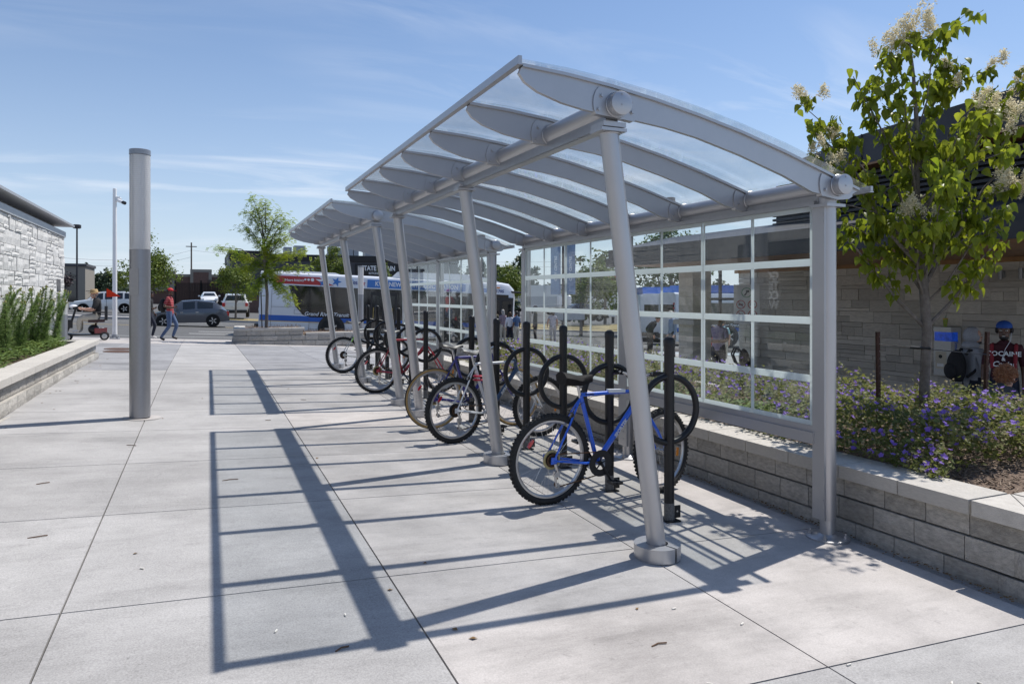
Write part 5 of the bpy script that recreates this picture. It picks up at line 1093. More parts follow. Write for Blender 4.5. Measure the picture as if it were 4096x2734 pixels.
# ---------------------------------------------------------------- buildings beyond the road
DGREY = mat('charcoal_stucco', (.065, .066, .075), .8, 0, .06, 2); BRICK = mat('brown_brick', (.14, .082, .066), .85, 0, .15, 6); TANB = mat('tan_stucco', (.26, .235, .20), .85); BLK = mat('black_parapet', (.012, .012, .014), .6)
rb = thing('restaurant_building', 'low charcoal restaurant building with black parapet behind the bus', 'building', (2.8, 86, 0))
MB().box(0, 27, 0, 18, -1.5, 5.7).obj('wall', DGREY, rb); MB().box(-.1, 3.4, -.12, 18, 5.7, 6.75).box(3.4, 27.1, -.12, 18, 5.72, 6.45).obj('parapet', BLK, rb); MB().box(-.06, 27, -.06, .0, -1.5, 1.5).obj('brick_base', BRICK, rb)
MB().box(-.3, .0, .4, 1.4, 5.0, 6.0).obj('wall_light', FASCIA, rb)
for x, w_, h in ((6.2, .9, .6), (7.4, 1.3, .8), (11.5, .8, .9), (12.6, 1.9, .7), (14.6, .6, .9), (16.0, 2.4, .5)): MB().box(x, x + w_, 4, 5.5, 6.4, 6.45 + h + .5).obj('roof_unit', FASCIA, rb)
sgn = MB().box(14.0, 19.5, -.16, -.06, 4.15, 5.45).obj('sign_board', BLK, rb)
text('STATE & MAIN', .80, VINYLW, sgn, (16.75, -.17, 4.95), name='lettering', bold=.03, wide=.80); text('KITCHEN  BAR', .36, VINYLW, sgn, (16.75, -.17, 4.35), name='lettering')
gp = MB().box(17.9, 23, 3, 3.2, 6.3, 8.0).obj('sign_board', WHITEP, rb); text('GALAXY', .75, mat('sign_navy', (.02, .03, .10), .5), gp, (20.4, 2.98, 7.3), name='lettering', bold=.02); text('CINEMAS', .3, mat('sign_navy', (0, 0, 0)), gp, (20.6, 2.98, 6.75), name='lettering')
pb = thing('plaza_building', 'distant brown and tan shop plaza with stepped parapets and a yellow $2 banner', 'building', (-8.5, 134, 0))
MB().box(0, 26, 0, 14, -1, 4.9).obj('wall', BRICK, pb); MB().box(-.1, 26, -.1, 14, 4.9, 5.35).obj('cornice', TANB, pb)
for x, w_, h in ((1, 3.2, 5.9), (6.5, 3.4, 6.2), (14.5, 3.6, 6.7), (21, 3, 6.0)): q = MB().box(x, x + w_, -.5, 3, 2.5, h).obj('parapet_tower', TANB, pb); MB().box(x + .5, x + w_ - .5, -.56, -.5, 3.6, h - .5).obj('inset_panel', BRICK, q)
bn = MB().box(9.2, 13.6, -.65, -.55, 2.4, 4.4).obj('banner', mat('brown_banner', (.07, .045, .035), .6), pb); text('$2', 1.5, mat('yellow_print', (.6, .5, .06), .5), bn, (10.3, -.68, 3.4), name='lettering', bold=.05); text('ALL SUMMER LONG', .3, mat('yellow_print', (0, 0, 0)), bn, (11.4, -.68, 2.6), name='lettering')
fb = thing('wooden_enclosure', 'brown wooden bin enclosure with tall gates left of the restaurant', 'fence', (-3.2, 99, .3)); WDN = mat('weathered_board', (.075, .045, .035), .85, 0, .25, 3, stretch=(6, 6, .5), rnd=.15); bdm = MB().box(-.145, .145, -.02, .02, 0, 2.9).mesh('board', WDN, 0)
for i in range(40): link('board', bdm, fb, (.15 + i * .3, 0, .1))
for i in range(5): MB().box(i * 2.98 - .08, i * 2.98 + .08, -.14, -.02, 0, 3.3).obj('post', DARK, fb)
ob = thing('office_building', 'small grey building with dark tall windows far left beyond the road', 'building', (-28, 122, 0)); MB().box(0, 12, 0, 10, -1, 6.0).obj('wall', TANB, ob); MB().box(-.2, 12.2, -.2, 10, 6.0, 6.4).obj('parapet', DGREY, ob)
for i in range(5): MB().box(.8 + i * 2.2, 2.2 + i * 2.2, -.05, .0, .2, 4.8).obj('window', TINT, ob)
rs = thing('restaurant_sign', 'red and white roadside restaurant sign beyond the pickup truck, seen through glass', 'sign', (46, 78, -1)); MB().box(-1.6, 2.2, 0, .4, 0, 6.2).obj('panel', WHITEP, rs); MB().box(-.2, 2.4, -.06, 0, 3.9, 5.6).obj('red_panel', BUSR, rs); text('RESTAURANT', .38, VINYLW, rs, (1.1, -.08, 4.1), name='lettering'); text('C', 1.0, VINYLW, rs, (.35, -.08, 4.9), name='lettering'); text('350', .5, KS, rs, (.8, -.02, 3.2), name='lettering'); MB().box(-1.5, -1.2, .1, .3, -1, 0).box(1.8, 2.1, .1, .3, -1, 0).obj('post', DKMETAL, rs)
# ---------------------------------------------------------------- poles and wires
def pole(label, x, y, z, h, r=.1, kind='utility', cat='pole'):
    t = thing('lamp_post' if kind == 'lamp' else 'utility_pole', label, cat, (x, y, z)); m = DKMETAL if kind == 'lamp' else mat('pole_wood', (.13, .11, .09), .9)
    MB().lathe([(r, 0), (r * .75, h)], (0, 0, 0), 10).obj('shaft', m, t)
    if kind == 'lamp': MB().lathe([(.3, h), (.42, h + .05), (.42, h + .4), (.3, h + .45)], (0, 0, 0), 8).obj('lamp_head', m, t)
    else: MB().box(-.9, .9, -.06, .06, h - .8, h - .65).obj('cross_arm', m, t)
    return t
pole('lamp post with a square head left of the slim white pole', -13.0, 93, .6, 8.6, .11, 'lamp', 'lamp post'); pole('wooden utility pole at far left beside the stone building corner', -17.9, 90.4, .6, 5.9, .13)
pole('thin utility pole above the shop plaza roof', -1.9, 140, 0, 11.2, .16); pole('lamp post rising behind the maple left of the dark restaurant sign', 14.2, 84, -.5, 9.5, .13, 'lamp', 'lamp post'); pole('tall lamp post between the two shelters, above the bus front', 26.5, 69, -1, 8.5, .12, 'lamp', 'lamp post'); pole('lamp post behind the station roof, above the big leafy tree', 38.5, 53, -1.5, 11.5, .14, 'lamp', 'lamp post')
for i, (a, b_) in enumerate((((-90, 96, 6.5), (-17.9, 90.4, 6.2)), ((-17.9, 90.4, 6.2), (-1.9, 140, 9.8)), ((-17.9, 90.4, 5.6), (-1.9, 140, 8.6)), ((-1.9, 140, 9.8), (60, 150, 9.0)), ((10, 120, 8), (90, 110, 9.5)), ((10, 121, 7.2), (90, 111, 8.6)))):
    a, b_ = Vector(a), Vector(b_); o = MB().tube([a + (b_ - a) * (k / 10) - Vector((0, 0, 1.2 * (1 - (2 * k / 10 - 1) ** 2))) for k in range(11)], .02, 4).obj('overhead_wire', BLKPL); tag(o, ['overhead wire running left from the far left utility pole', 'upper overhead wire between the two utility poles at the left', 'lower overhead wire between the two utility poles at the left', 'overhead wire running right from the pole above the shop plaza', 'upper overhead wire above the woods right of the restaurant', 'lower overhead wire above the woods right of the restaurant'][i], 'wire', 'overhead wires')
bnp = thing('banner_pole', 'street pole with two narrow blue banners seen through the near shelter glass', 'pole', (18.0, 34.5, -.9)); MB().lathe([(.09, 0), (.07, 6)], (0, 0, 0), 10).obj('shaft', DKMETAL, bnp)
for s in (-1, 1): q = MB().box(s * .45 - .3, s * .45 + .3, -.01, .01, 2.6, 5.4).obj('banner', mat('banner_blue', (.14, .22, .36), .6, 0, .3, 2), bnp); text('CITY CENTRE', .22, VINYLW, q, (s * .45, -.015, 4), (R(90), R(-90), 0), name='lettering')
for s in (-.28, .28): MB().lathe([(.13, 2.0), (.15, 2.05), (.15, 2.5), (.1, 2.55)], (s, -.1, 0), 12).obj('stop_flag', BUSW, bnp)
MB().box(-.6, 1.3, -.08, 0, 1.2, 1.65).obj('route_panel', FASCIA, bnp)
# ---------------------------------------------------------------- far trees
G3 = 'trees beyond the road'
far_tree('maple_tree', 'rounded green maple half hidden behind the tall light column', -3.8, 58.3, .15, 5, [(0, 0, 3.2, 1.7, 1.6, 1.5), (.35, 0, 4.7, 1.0, 1.1, 1.2), (-1.3, .2, 2.9, 1.0, 1.0, 1.1), (1.3, 0, 2.9, 1.0, 1.1, 1.0), (.8, -.3, 3.9, .9, .9, .8)], 5200, .10, MAPLE, 1, .1, G3)
far_tree('maple_tree', 'small bushy maple with slanting trunk beside the white vehicle seen from behind', 2.2, 56.1, .05, 4, [(-.1, 0, 2.65, 1.25, 1.1, .95), (-.75, 0, 3.0, .7, .7, .7), (.45, 0, 3.3, .7, .7, .6), (.7, .1, 2.3, .7, .7, .6)], 3400, .085, MAPLE, 2, .08, G3)
far_tree('maple_tree', 'maple rising behind the bus roof left of the lit restaurant sign', 10.3, 63.5, -.6, 5, [(0, 0, 4.7, 1.0, 1.0, 1.0), (.2, 0, 6.0, .6, .6, .9), (-.9, 0, 5.0, .7, .7, .8), (.9, 0, 4.9, .7, .7, .9)], 3000, .10, MAPLE, 3, .1, G3)
far_tree('maple_tree', 'sliver of maple right beside the restaurant sign, behind a shelter post', 14.7, 62.5, -.8, 4, [(0, 0, 4.2, .7, .7, 1.4), (.3, 0, 3.4, .9, .9, .9)], 1500, .10, MAPLE, 4, .09, G3)
far_tree('maple_tree', 'yellow green maple right of the bus front between the shelters', 21.8, 51, -1.1, 5, [(0, 0, 3.9, 1.0, 1.0, 1.2), (-.3, 0, 4.6, .6, .6, .6), (.5, 0, 3.3, .9, .9, .9)], 2600, .10, MAPLE, 5, .1, G3)
far_tree('street_tree', 'street tree with dark trunk beyond the glass, in front of the white truck', 25.2, 45.5, -1.3, 4, [(0, 0, 3.3, 1.5, 1.3, .9), (1.1, 0, 4.4, 1.2, 1.2, 1.1), (2.2, 0, 3.6, 1.3, 1.2, 1.2)], 3200, .11, MAPLE, 6, .13, G3)
far_tree('broadleaf_tree', 'big leafy tree rising above the station roof, seen through the glass', 33.5, 46, -1.5, 7, [(0, 0, 7.1, 2.3, 2.2, 1.5), (-2, 0, 6.2, 1.8, 2, 1.7), (2, .5, 6.2, 1.7, 2, 1.5), (0, 0, 5, 3, 2.5, 2)], 5200, .15, MID, 7, .22, G3)
far_tree('plum_tree', 'dark purple leaved plum tree at the far left, left of the lamp post', -15.2, 91.5, .6, 3, [(0, 0, 2.9, 1.5, 1.4, 1.2), (-.8, 0, 2.3, 1.2, 1.2, 1.0), (.9, 0, 2.3, 1.1, 1.1, 1.0), (.1, 0, 3.7, .7, .7, .6)], 2600, .13, PLUM, 8, .12, G3)
rnd = random.Random(15)
FT = [250, 282, 300, 345, 390, 425, 455, 225, 1985, 2040, 2075, 2130, 1890, 1930, 1700, 1780, 2330, 2420, 1640, 1835]; FTL = [282, 2330, 2420]
for i, (px, dp, top, wdt, kk) in enumerate(((250, 130, 1120, 3.2, 0), (282, 120, 1118, 2.6, 1), (300, 170, 1085, 4.5, 0), (345, 180, 1066, 4.2, 0), (390, 175, 1078, 3.2, 0), (425, 180, 1082, 4, 0), (455, 170, 1084, 4, 0), (225, 150, 1092, 4, 0), (1985, 95, 1040, 3.4, 0), (2040, 90, 1052, 3.0, 0), (2075, 110, 1030, 4.0, 0), (2130, 130, 1062, 4.5, 0), (1890, 120, 1045, 3.6, 0), (1930, 120, 1062, 3.2, 0), (1700, 140, 1080, 4, 0), (1780, 150, 1075, 4, 0), (2330, 80, 1010, 3.6, 1), (2420, 85, 980, 4, 1), (1640, 150, 1085, 4.5, 0), (1835, 140, 1085, 4, 0))):
    lat = (px - 2048) / 2850 * dp; x = lat * .9174 + dp * .398; y = -lat * .398 + dp * .9174; zt = 1.6 + (1184 - top) / 2850 * dp; zb = lot(x, min(y, 90)) - .3; h = zt - zb
    cone = rnd.random() < .45 and not kk
    bl = [(0, 0, h * (.30 + .2 * k), wdt * (.62 - .16 * k if cone else .62 - .08 * abs(k - 1)), wdt * .55, h * .2) for k in range(4 if cone else 3)] + ([(0, 0, h * .92, wdt * .16, wdt * .16, h * .1)] if cone else [(wdt * .3, 0, h * .55, wdt * .4, wdt * .4, h * .22), (-wdt * .3, 0, h * .5, wdt * .4, wdt * .4, h * .22), (0, 0, h * .82, wdt * .45, wdt * .4, h * .17)])
    far_tree('forest_tree', ('dark green woodland tree far off, %s from the left of its row' if not kk else 'lighter green distant tree before the dark woods, %s from the left') % ORD[sorted(q for q in FT if (q in FTL) == bool(kk)).index(px)], x, y, zb, h, bl, 1100, .26 + dp * .0007, MID if kk else DKTREE, 100 + i, .2, 'distant woodland trees' if not kk else 'lighter trees before the woods')
b = MB(); b.raw = 1; r_ = random.Random(3)
for i in range(9000):
    px = r_.choice((r_.uniform(-200, 520), r_.uniform(1500, 2900), r_.uniform(2900, 4500))); dp = r_.uniform(190, 230); lat = (px - 2048) / 2850 * dp; x = lat * .9174 + dp * .398; y = -lat * .398 + dp * .9174
    hh = 4.2 + 2.6 * noise.noise(Vector((px * .012, 0, 0))) + 1.5 * noise.noise(Vector((px * .05, 1, 0))); z = r_.random() ** .7 * hh - .5; s = r_.uniform(.35, .9)
    d = Vector((r_.gauss(0, .6), -1 + r_.gauss(0, .5), r_.gauss(.4, .5))).normalized(); e = Quaternion(d, r_.uniform(0, 6)) @ d.orthogonal().normalized(); f = d.cross(e); q = Vector((x, y, z + 1)); b.add([q - e * s, q - f * s * .6, q + e * s, q + f * s * .6], [(0, 1, 2, 3)])
b.obj('woodland', leafmat('far_wood_leaf', (.05, .075, .045), (.085, .11, .07), .1), None, 0, kind='stuff')
# ---------------------------------------------------------------- people
def cloth(name, c, c2=None, vs=9., bump=.25): return mat(name, c, .85, 0, .12, vs, bump, 35, col2=c2)
SK = {'fair': mat('fair_skin', (.50, .29, .21), .5, 0, .06, 20), 'tan': mat('tanned_skin', (.36, .19, .12), .5, 0, .06, 20), 'dark': mat('dark_skin', (.12, .062, .040), .42, 0, .1, 20)}
EYE = mat('eye_dark', (.02, .015, .012), .3); LIP = mat('lip', (.30, .11, .09), .5); TEETH = mat('teeth', (.75, .72, .66), .3); SOLE = mat('shoe_sole', (.5, .5, .48), .7)
HAIRC = {'brown': (.06, .032, .018), 'grey': (.30, .29, .28), 'black': (.012, .010, .010), 'auburn': (.22, .075, .028), 'dark': (.02, .015, .012)}
def person(label, loc, face, pose=None, H=1.75, skin='fair', shirt=None, pants=None, shoe=None, sleeve=.6, shorts=0, hair='brown', hairlen=0, head_yaw=0., head_pitch=0., slim=1., beard=False, smile=False, hood=None, group=None):
    """faces along +y of its own frame; pose overrides joints (metres for a 1.75 m figure)"""
    J = dict(pelvis=(0, 0, .96), spine=(0, .01, 1.13), chest=(0, 0, 1.31), neckb=(0, -.015, 1.45), neck=(0, .0, 1.53))
    for s, c in ((-1, 'l'), (1, 'r')):
        J.update({'sh' + c: (s * .17, -.01, 1.405), 'el' + c: (s * .225, -.03, 1.13), 'wr' + c: (s * .225, .05, .90), 'hd' + c: (s * .222, .075, .825), 'hip' + c: (s * .09, 0, .90), 'kn' + c: (s * .10, .02, .50), 'an' + c: (s * .10, -.03, .09), 'to' + c: (s * .115, .13, .035)})
    if pose: J.update(pose)
    Rr = dict(pelvis=(.155, .115), spine=(.140, .100), chest=(.165, .110), neckb=(.085, .075), neck=(.056, .058))
    for c in 'lr': Rr.update({'sh' + c: (.066, .066), 'el' + c: (.046, .046), 'wr' + c: (.030, .030), 'hd' + c: (.034, .022), 'hip' + c: (.10, .10), 'kn' + c: (.066, .066), 'an' + c: (.047, .047), 'to' + c: (.043, .036)})
    E_ = [('pelvis', 'spine', 'shirt'), ('spine', 'chest', 'shirt'), ('chest', 'neckb', 'shirt'), ('neckb', 'neck', 'skin')]
    for c in 'lr': E_ += [('chest', 'sh' + c, 'shirt'), ('sh' + c, 'el' + c, 'arm'), ('el' + c, 'wr' + c, 'fore'), ('wr' + c, 'hd' + c, 'skin'), ('pelvis', 'hip' + c, 'pants'), ('hip' + c, 'kn' + c, 'pants'), ('kn' + c, 'an' + c, 'shin'), ('an' + c, 'to' + c, 'shoe')]
    names = list(J); me = bpy.data.meshes.new('body'); me.from_pydata([J[n] for n in names], [(names.index(a), names.index(b)) for a, b, _ in E_], [])
    o = bpy.data.objects.new('b', me); C.objects.link(o); mod = o.modifiers.new('s', 'SKIN'); mod.use_smooth_shade = True
    sv = me.skin_vertices[0].data if me.skin_vertices else None
    if sv is None:
        bm = bmesh.new(); bm.from_mesh(me); bm.verts.layers.skin.verify(); bm.to_mesh(me); bm.free(); sv = me.skin_vertices[0].data
    for i, n in enumerate(names):
        r = Rr[n]; k = slim if n[:2] not in ('ha', 'an', 'to', 'wr') else 1; sv[i].radius = (r[0] * k, r[1] * k); sv[i].use_root = (n == 'pelvis')
    ss = o.modifiers.new('u', 'SUBSURF'); ss.levels = 2; ss.render_levels = 2
    dg = bpy.context.evaluated_depsgraph_get(); dg.update(); m2 = bpy.data.meshes.new_from_object(o.evaluated_get(dg)); bpy.data.objects.remove(o)
    mats = [SK[skin], shirt or SK[skin], pants or SK[skin], shoe or BLKPL, EYE, LIP, TEETH, mat('hair_' + hair, HAIRC[hair], .6, 0, .3, 40)]
    b = MB(); b.v = [tuple(v.co) for v in m2.vertices]; b.f = [tuple(p.vertices) for p in m2.polygons]
    P_ = {k: Vector(v) for k, v in J.items()}
    for p in m2.polygons:
        c = p.center; best = None
        for a, e, w_ in E_:
            A_, B_ = P_[a], P_[e]; d = B_ - A_; u = max(0, min(1, (c - A_).dot(d) / d.length_squared)); q = (c - (A_ + d * u)).length / ((Rr[a][0] + Rr[e][0]) / 2)
            if best is None or q < best[0]: best = (q, w_, u)
        w_, u = best[1], best[2]
        if w_ == 'arm': k = 1 if (sleeve >= 1 or u < sleeve) else 0
        elif w_ == 'fore': k = 1 if sleeve > 1 and u < .96 else 0
        elif w_ == 'shin': k = (0 if u > shorts - .0 else 2) if shorts else (2 if u < .93 else 3)
        elif w_ == 'pants': k = 2
        elif w_ == 'shirt': k = 1
        elif w_ == 'shoe': k = 3
        else: k = 0
        if w_ == 'shirt' and best[2] < .25 and c.z < P_['pelvis'].z - .01 and not pose: k = 2
        b.m.append(k)
    bpy.data.meshes.remove(m2)
    # fingers and thumb, rooted in the palm
    for c, s in (('l', -1), ('r', 1)):
        d = (P_['hd' + c] - P_['wr' + c]).normalized(); side = Vector((0, 1, 0)) - d * d.y; side = side.normalized() if side.length > .1 else Vector((1, 0, 0)); pal = d.cross(side).normalized() * (-s); root = P_['hd' + c] - d * .01; b.mi = 0
        for k, l in enumerate((.060, .068, .064, .050)):
            q = root + side * (.027 - .018 * k); b.tube([q, q + d * l * .55 + pal * .004, q + d * l * .9 + pal * .02, q + d * l + pal * .036], [.0092, .0088, .008, .006], 6)
        q = root - d * .04 + side * .024; b.tube([q, q + side * .022 + d * .03 + pal * .008, q + side * .026 + d * .058 + pal * .018], [.011, .010, .007], 6)
    # head: skull, jaw, nose, ears, eyes, mouth
    HC = P_['neck'] + Vector((0, .015, .10)); HM = Matrix.Translation(P_['neck']) @ Matrix.Rotation(head_yaw, 4, 'Z') @ Matrix.Rotation(head_pitch, 4, 'X') @ Matrix.Translation(-P_['neck'])
    v0 = len(b.v); b.mi = 0
    b.ell(HC + Vector((0, -.005, .025)), (.076, .095, .092), 16, 12); b.ell(HC + Vector((0, .022, -.045)), (.060, .070, .072), 14, 10); b.ell(HC + Vector((0, .088, -.012)), (.012, .019, .024), 8, 6)
    b.ell(HC + Vector((0, .060, -.092)), (.026, .026, .022), 8, 6)
    for s in (-1, 1): b.ell(HC + Vector((s * .078, -.002, -.008)), (.010, .020, .032), 8, 6)
    b.mi = 4
    for s in (-1, 1): b.ell(HC + Vector((s * .030, .085, .012)), (.008, .007, .007), 8, 6)
    b.mi = 6
    for s in (-1, 1): b.ell(HC + Vector((s * .030, .081, .012)), (.016, .008, .009), 8, 6)
    b.mi = 7
    for s in (-1, 1): b.cbox(HC + Vector((s * .030, .088, .032)), (.032, .010, .007))
    b.mi = 6 if smile else 5; b.ell(HC + Vector((0, .085, -.062)), (.021 if smile else .020, .010, .006), 10, 6)
    if beard: b.mi = 7; b.ell(HC + Vector((0, .034, -.084)), (.054, .062, .036), 12, 8); b.cbox(HC + Vector((0, .091, -.046)), (.04, .008, .008))
    b.v[v0:] = [tuple(HM @ Vector(v)) for v in b.v[v0:]]
    t = thing('person', label, 'person', loc, face, group); t.scale = (H / 1.75,) * 3
    b.obj('body', mats, t, 60)
    if hair and not hood:
        h = MB(); 
        if hairlen < 0: h.torus(HC + Vector((0, -.01, -.02)), .078, .012, 18, 6, 'z')
        else:
            h.ell(HC + Vector((0, -.020, .042)), (.087, .098, .092), 16, 10)
            if hairlen: h.ell(HC + Vector((0, -.050, -.02 - hairlen * .35)), (.090, .060, .08 + hairlen * .45), 14, 10)
        rs_ = random.Random(len(label)); h.v = [tuple(HM @ (Vector(v) + Vector((rs_.gauss(0, .004), rs_.gauss(0, .004), rs_.gauss(0, .004))))) for v in h.v]; h.obj('hair', mats[7], t, 60)
    return t, HC, HM
def on_head(t, HM, b, name, m, **k): b.v = [tuple(HM @ Vector(v)) for v in b.v]; return b.obj(name, m, t, 50, **k)
DENIM = cloth('blue_denim', (.055, .09, .18), (.11, .16, .27), 6); WHTCL = cloth('white_cotton', (.70, .71, .76)); CREAMC = cloth('cream_trousers', (.50, .46, .38)); BLKCL = cloth('black_cloth', (.014, .014, .016)); NAVYC = cloth('navy_cloth', (.014, .018, .035)); OLIVE = cloth('olive_shirt', (.14, .125, .075)); REDC = cloth('red_shirt', (.42, .025, .02)); GREYC = cloth('grey_marl', (.27, .28, .31), (.35, .36, .39), 60, .3); MAROON = cloth('maroon_shirt', (.045, .006, .012)); PATT = cloth('patterned_blouse', (.05, .09, .18), (.42, .28, .26), 22); LILC = cloth('lilac_blouse', (.26, .20, .38), (.48, .42, .56), 14); BLUEC = cloth('blue_shirt', (.06, .11, .22)); FLOR = cloth('floral_top', (.16, .16, .24), (.55, .53, .55), 26); LEATH = mat('brown_shoe', (.03, .022, .018), .5); WSHOE = mat('white_trainer', (.62, .60, .58), .6)
def stripes(name, c1, c2, scale):
    m = bpy.data.materials.new(name); m.use_nodes = True; t = m.node_tree; p = t.nodes['Principled BSDF']; p.inputs['Roughness'].default_value = .85; w_ = N(t, 'ShaderNodeTexWave', bands_direction='Z'); w_.inputs['Scale'].default_value = scale; r = N(t, 'ShaderNodeValToRGB'); r.color_ramp.interpolation = 'CONSTANT'; r.color_ramp.elements[0].color = (*c1, 1); r.color_ramp.elements[1].position = .72; r.color_ramp.elements[1].color = (*c2, 1)
    tc_ = N(t, 'ShaderNodeTexCoord'); L(t, tc_.outputs['Object'], w_.inputs[0]); L(t, w_.outputs[0], r.inputs[0]); L(t, r.outputs[0], p.inputs[0]); return m
STRIPE = stripes('red_striped_shirt', (.30, .010, .018), (.42, .15, .15), 5.5)
TIE = bpy.data.materials.new('tie_dye_shirt'); TIE.use_nodes = True; t_ = TIE.node_tree; r_ = N(t_, 'ShaderNodeValToRGB'); tc_ = N(t_, 'ShaderNodeTexCoord'); vm_ = N(t_, 'ShaderNodeVectorMath', operation='DISTANCE'); vm_.inputs[1].default_value = (.10, 0, 1.38); nz2 = N(t_, 'ShaderNodeTexNoise'); nz2.inputs['Scale'].default_value = 14; ad = N(t_, 'ShaderNodeMath', operation='MULTIPLY_ADD'); ad.inputs[1].default_value = .16
L(t_, tc_.outputs['Object'], vm_.inputs[0]); L(t_, tc_.outputs['Object'], nz2.inputs[0]); L(t_, nz2.outputs[0], ad.inputs[0]); L(t_, vm_.outputs['Value'], ad.inputs[2]); L(t_, ad.outputs[0], r_.inputs[0]); L(t_, r_.outputs[0], t_.nodes['Principled BSDF'].inputs[0])
while len(r_.color_ramp.elements) < 5: r_.color_ramp.elements.new(.5)
for e, (ps, c) in zip(r_.color_ramp.elements, ((.0, (.30, .52, .62)), (.26, (.35, .55, .60)), (.33, (.62, .48, .05)), (.42, (.50, .06, .02)), (.50, (.03, .07, .18)))): e.position = ps; e.color = (*c, 1)
def backpack(label, loc, rot, m, sc_=1., strap=None):
    t = thing('backpack', label, 'backpack', loc, rot); t.scale = (sc_,) * 3
    b = MB(); b.ell((0, 0, .0), (.16, .11, .25), 16, 12); b.v = [(x, y * (1.15 if y < 0 else .8), max(-.22, z)) for x, y, z in b.v]; b.obj('bag', m, t, 60)
    q = MB(); q.ell((0, -.11, -.06), (.12, .055, .12), 12, 8); q.obj('pocket', m, t, 60)
    for s in (-1, 1): MB().tube([(s * .09, .07, .18), (s * .10, .12, .25), (s * .11, .19, .24), (s * .115, .24, .12), (s * .13, .17, -.06), (s * .13, .06, -.14)], .02, 8).obj('strap', strap or m, t)
    return t
GP = lambda x, y: (x, y, gz(x, y))
# two walkers at the left, heading right
walk = dict(elr=(.25, -.10, 1.15), wrr=(.22, .16, 1.10), hdr=(.19, .24, 1.13), ell=(-.24, -.12, 1.14), wrl=(-.23, .06, .95), hdl=(-.22, .10, .87), knl=(-.09, .20, .52), anl=(-.09, .06, .12), tol=(-.10, .22, .06), knr=(.10, .02, .50), anr=(.10, -.26, .10), tor=(.11, -.12, .035))
face_r = R(-90 - 15)
p, hc, hm = person('person in a red cap, red striped shirt and blue jeans walking past the light column', GP(-1.02, 26.5), face_r, walk, 1.76, 'dark', STRIPE, DENIM, LEATH, .75, hair='black', slim=1.02)
b = MB().ell(hc + Vector((0, -.008, .055)), (.092, .105, .080), 16, 10); b.v = [(x, y, max(z, hc.z + .03)) for x, y, z in b.v]; b.lathe([(.01, .0), (.075, .0), (.075, .008), (.01, .008)], hc + Vector((0, .12, .035)), 14); on_head(p, hm, b, 'cap', mat('red_cap', (.50, .015, .02), .7))
backpack('black backpack on the back of the walker in the red striped shirt', (-1.02 - .20, 26.5 + .05, gz(-1, 26.5) + 1.17), face_r, BLKCL, 1.0)
w2 = dict(walk); w2.update(knr=(.09, .20, .52), anr=(.09, .10, .12), tor=(.1, .26, .06), knl=(-.1, -.02, .5), anl=(-.1, -.28, .12), tol=(-.1, -.15, .05))
p, hc, hm = person('person in dark clothes mostly hidden behind the walker in the red cap', GP(-1.66, 27.3), face_r, w2, 1.68, 'dark', BLKCL, NAVYC, WSHOE, 1.2, hair='black', slim=.95)
b = MB().ell(hc + Vector((0, -.008, .055)), (.090, .102, .076), 14, 8); b.v = [(x, y, max(z, hc.z + .025)) for x, y, z in b.v]; on_head(p, hm, b, 'cap', BLKCL)
# scooter and rider
SX, SY = -3.25, 25.6; sz = gz(SX, SY); sa = R(90 - 20)       # rider frame faces +y; scooter heads left
fs_ = R(90 + 5)
sct = thing('mobility_scooter', 'red and black mobility scooter with an orange flag on a thin rod', 'scooter', (SX, SY, sz), fs_)
b = MB(); b.prism([(-.40, .16), (-.40, .22), (-.12, .20), (.30, .20), (.62, .24), (.66, .16)], -.22, .22, 'x'); b.v = [(x, y, z) for x, y, z in b.v]
DK = mat('scooter_shell', (.02, .02, .022), .4); RD = mat('scooter_red', (.22, .015, .02), .3, coat=1)
b.obj('deck', DK, sct); q = MB().cbox((0, -.32, .30), (.46, .34, .16)); q.obj('rear_shroud', RD, sct); MB().ell((0, -.12, .34), (.2, .16, .15), 12, 8).obj('battery_box', DK, sct)
for nm, y, r, xs in (('wheel', -.42, .125, (-.24, .24)), ('wheel', .56, .115, (-.20, .20))):
    ty, rm = car_wheel(r, .075)
    for x in xs: w_ = thing(nm, None, None, (x, y, r)); w_.parent = sct; w_.rotation_euler = (0, 0, R(90) if x < 0 else R(-90)); link('tyre', ty, w_); link('rim', rm, w_)
MB().tube([(0, .60, .25), (0, .46, .62), (0, .36, .98)], .032, 8).cbox((0, .50, .52), (.26, .12, .26)).obj('tiller', DK, sct); MB().tube([(-.26, .26, .96), (0, .36, 1.0), (.26, .26, .96)], .018, 8).cbox((0, .36, 1.0), (.22, .14, .08)).obj('handlebar', DK, sct)
MB().ell((0, .42, 1.06), (.16, .11, .05), 10, 6).obj('white_bag', WHTCL, sct)
MB().cbox((0, -.20, .60), (.46, .44, .08)).tube([(0, -.18, .3), (0, -.18, .58)], .03, 8).obj('seat', mat('dark_red_seat', (.05, .02, .02), .6), sct); MB().cbox((0, -.46, .84), (.44, .08, .44)).obj('seat_back', BLKPL, sct)
for s in (-1, 1): MB().tube([(s * .28, -.44, .66), (s * .28, -.44, .86), (s * .28, -.10, .88)], .022, 8).obj('armrest', BLKPL, sct)
fl = MB().tube([(.2, -.46, .8), (.2, -.46, 1.62)], .006, 5).obj('flag_rod', BLKPL, sct); MB().prism([(-.47, 1.62), (-.86, 1.36), (-.46, 1.34)], .198, .204, 'x').obj('flag', mat('orange_flag', (.78, .07, .015), .7, trans=.4), sct)
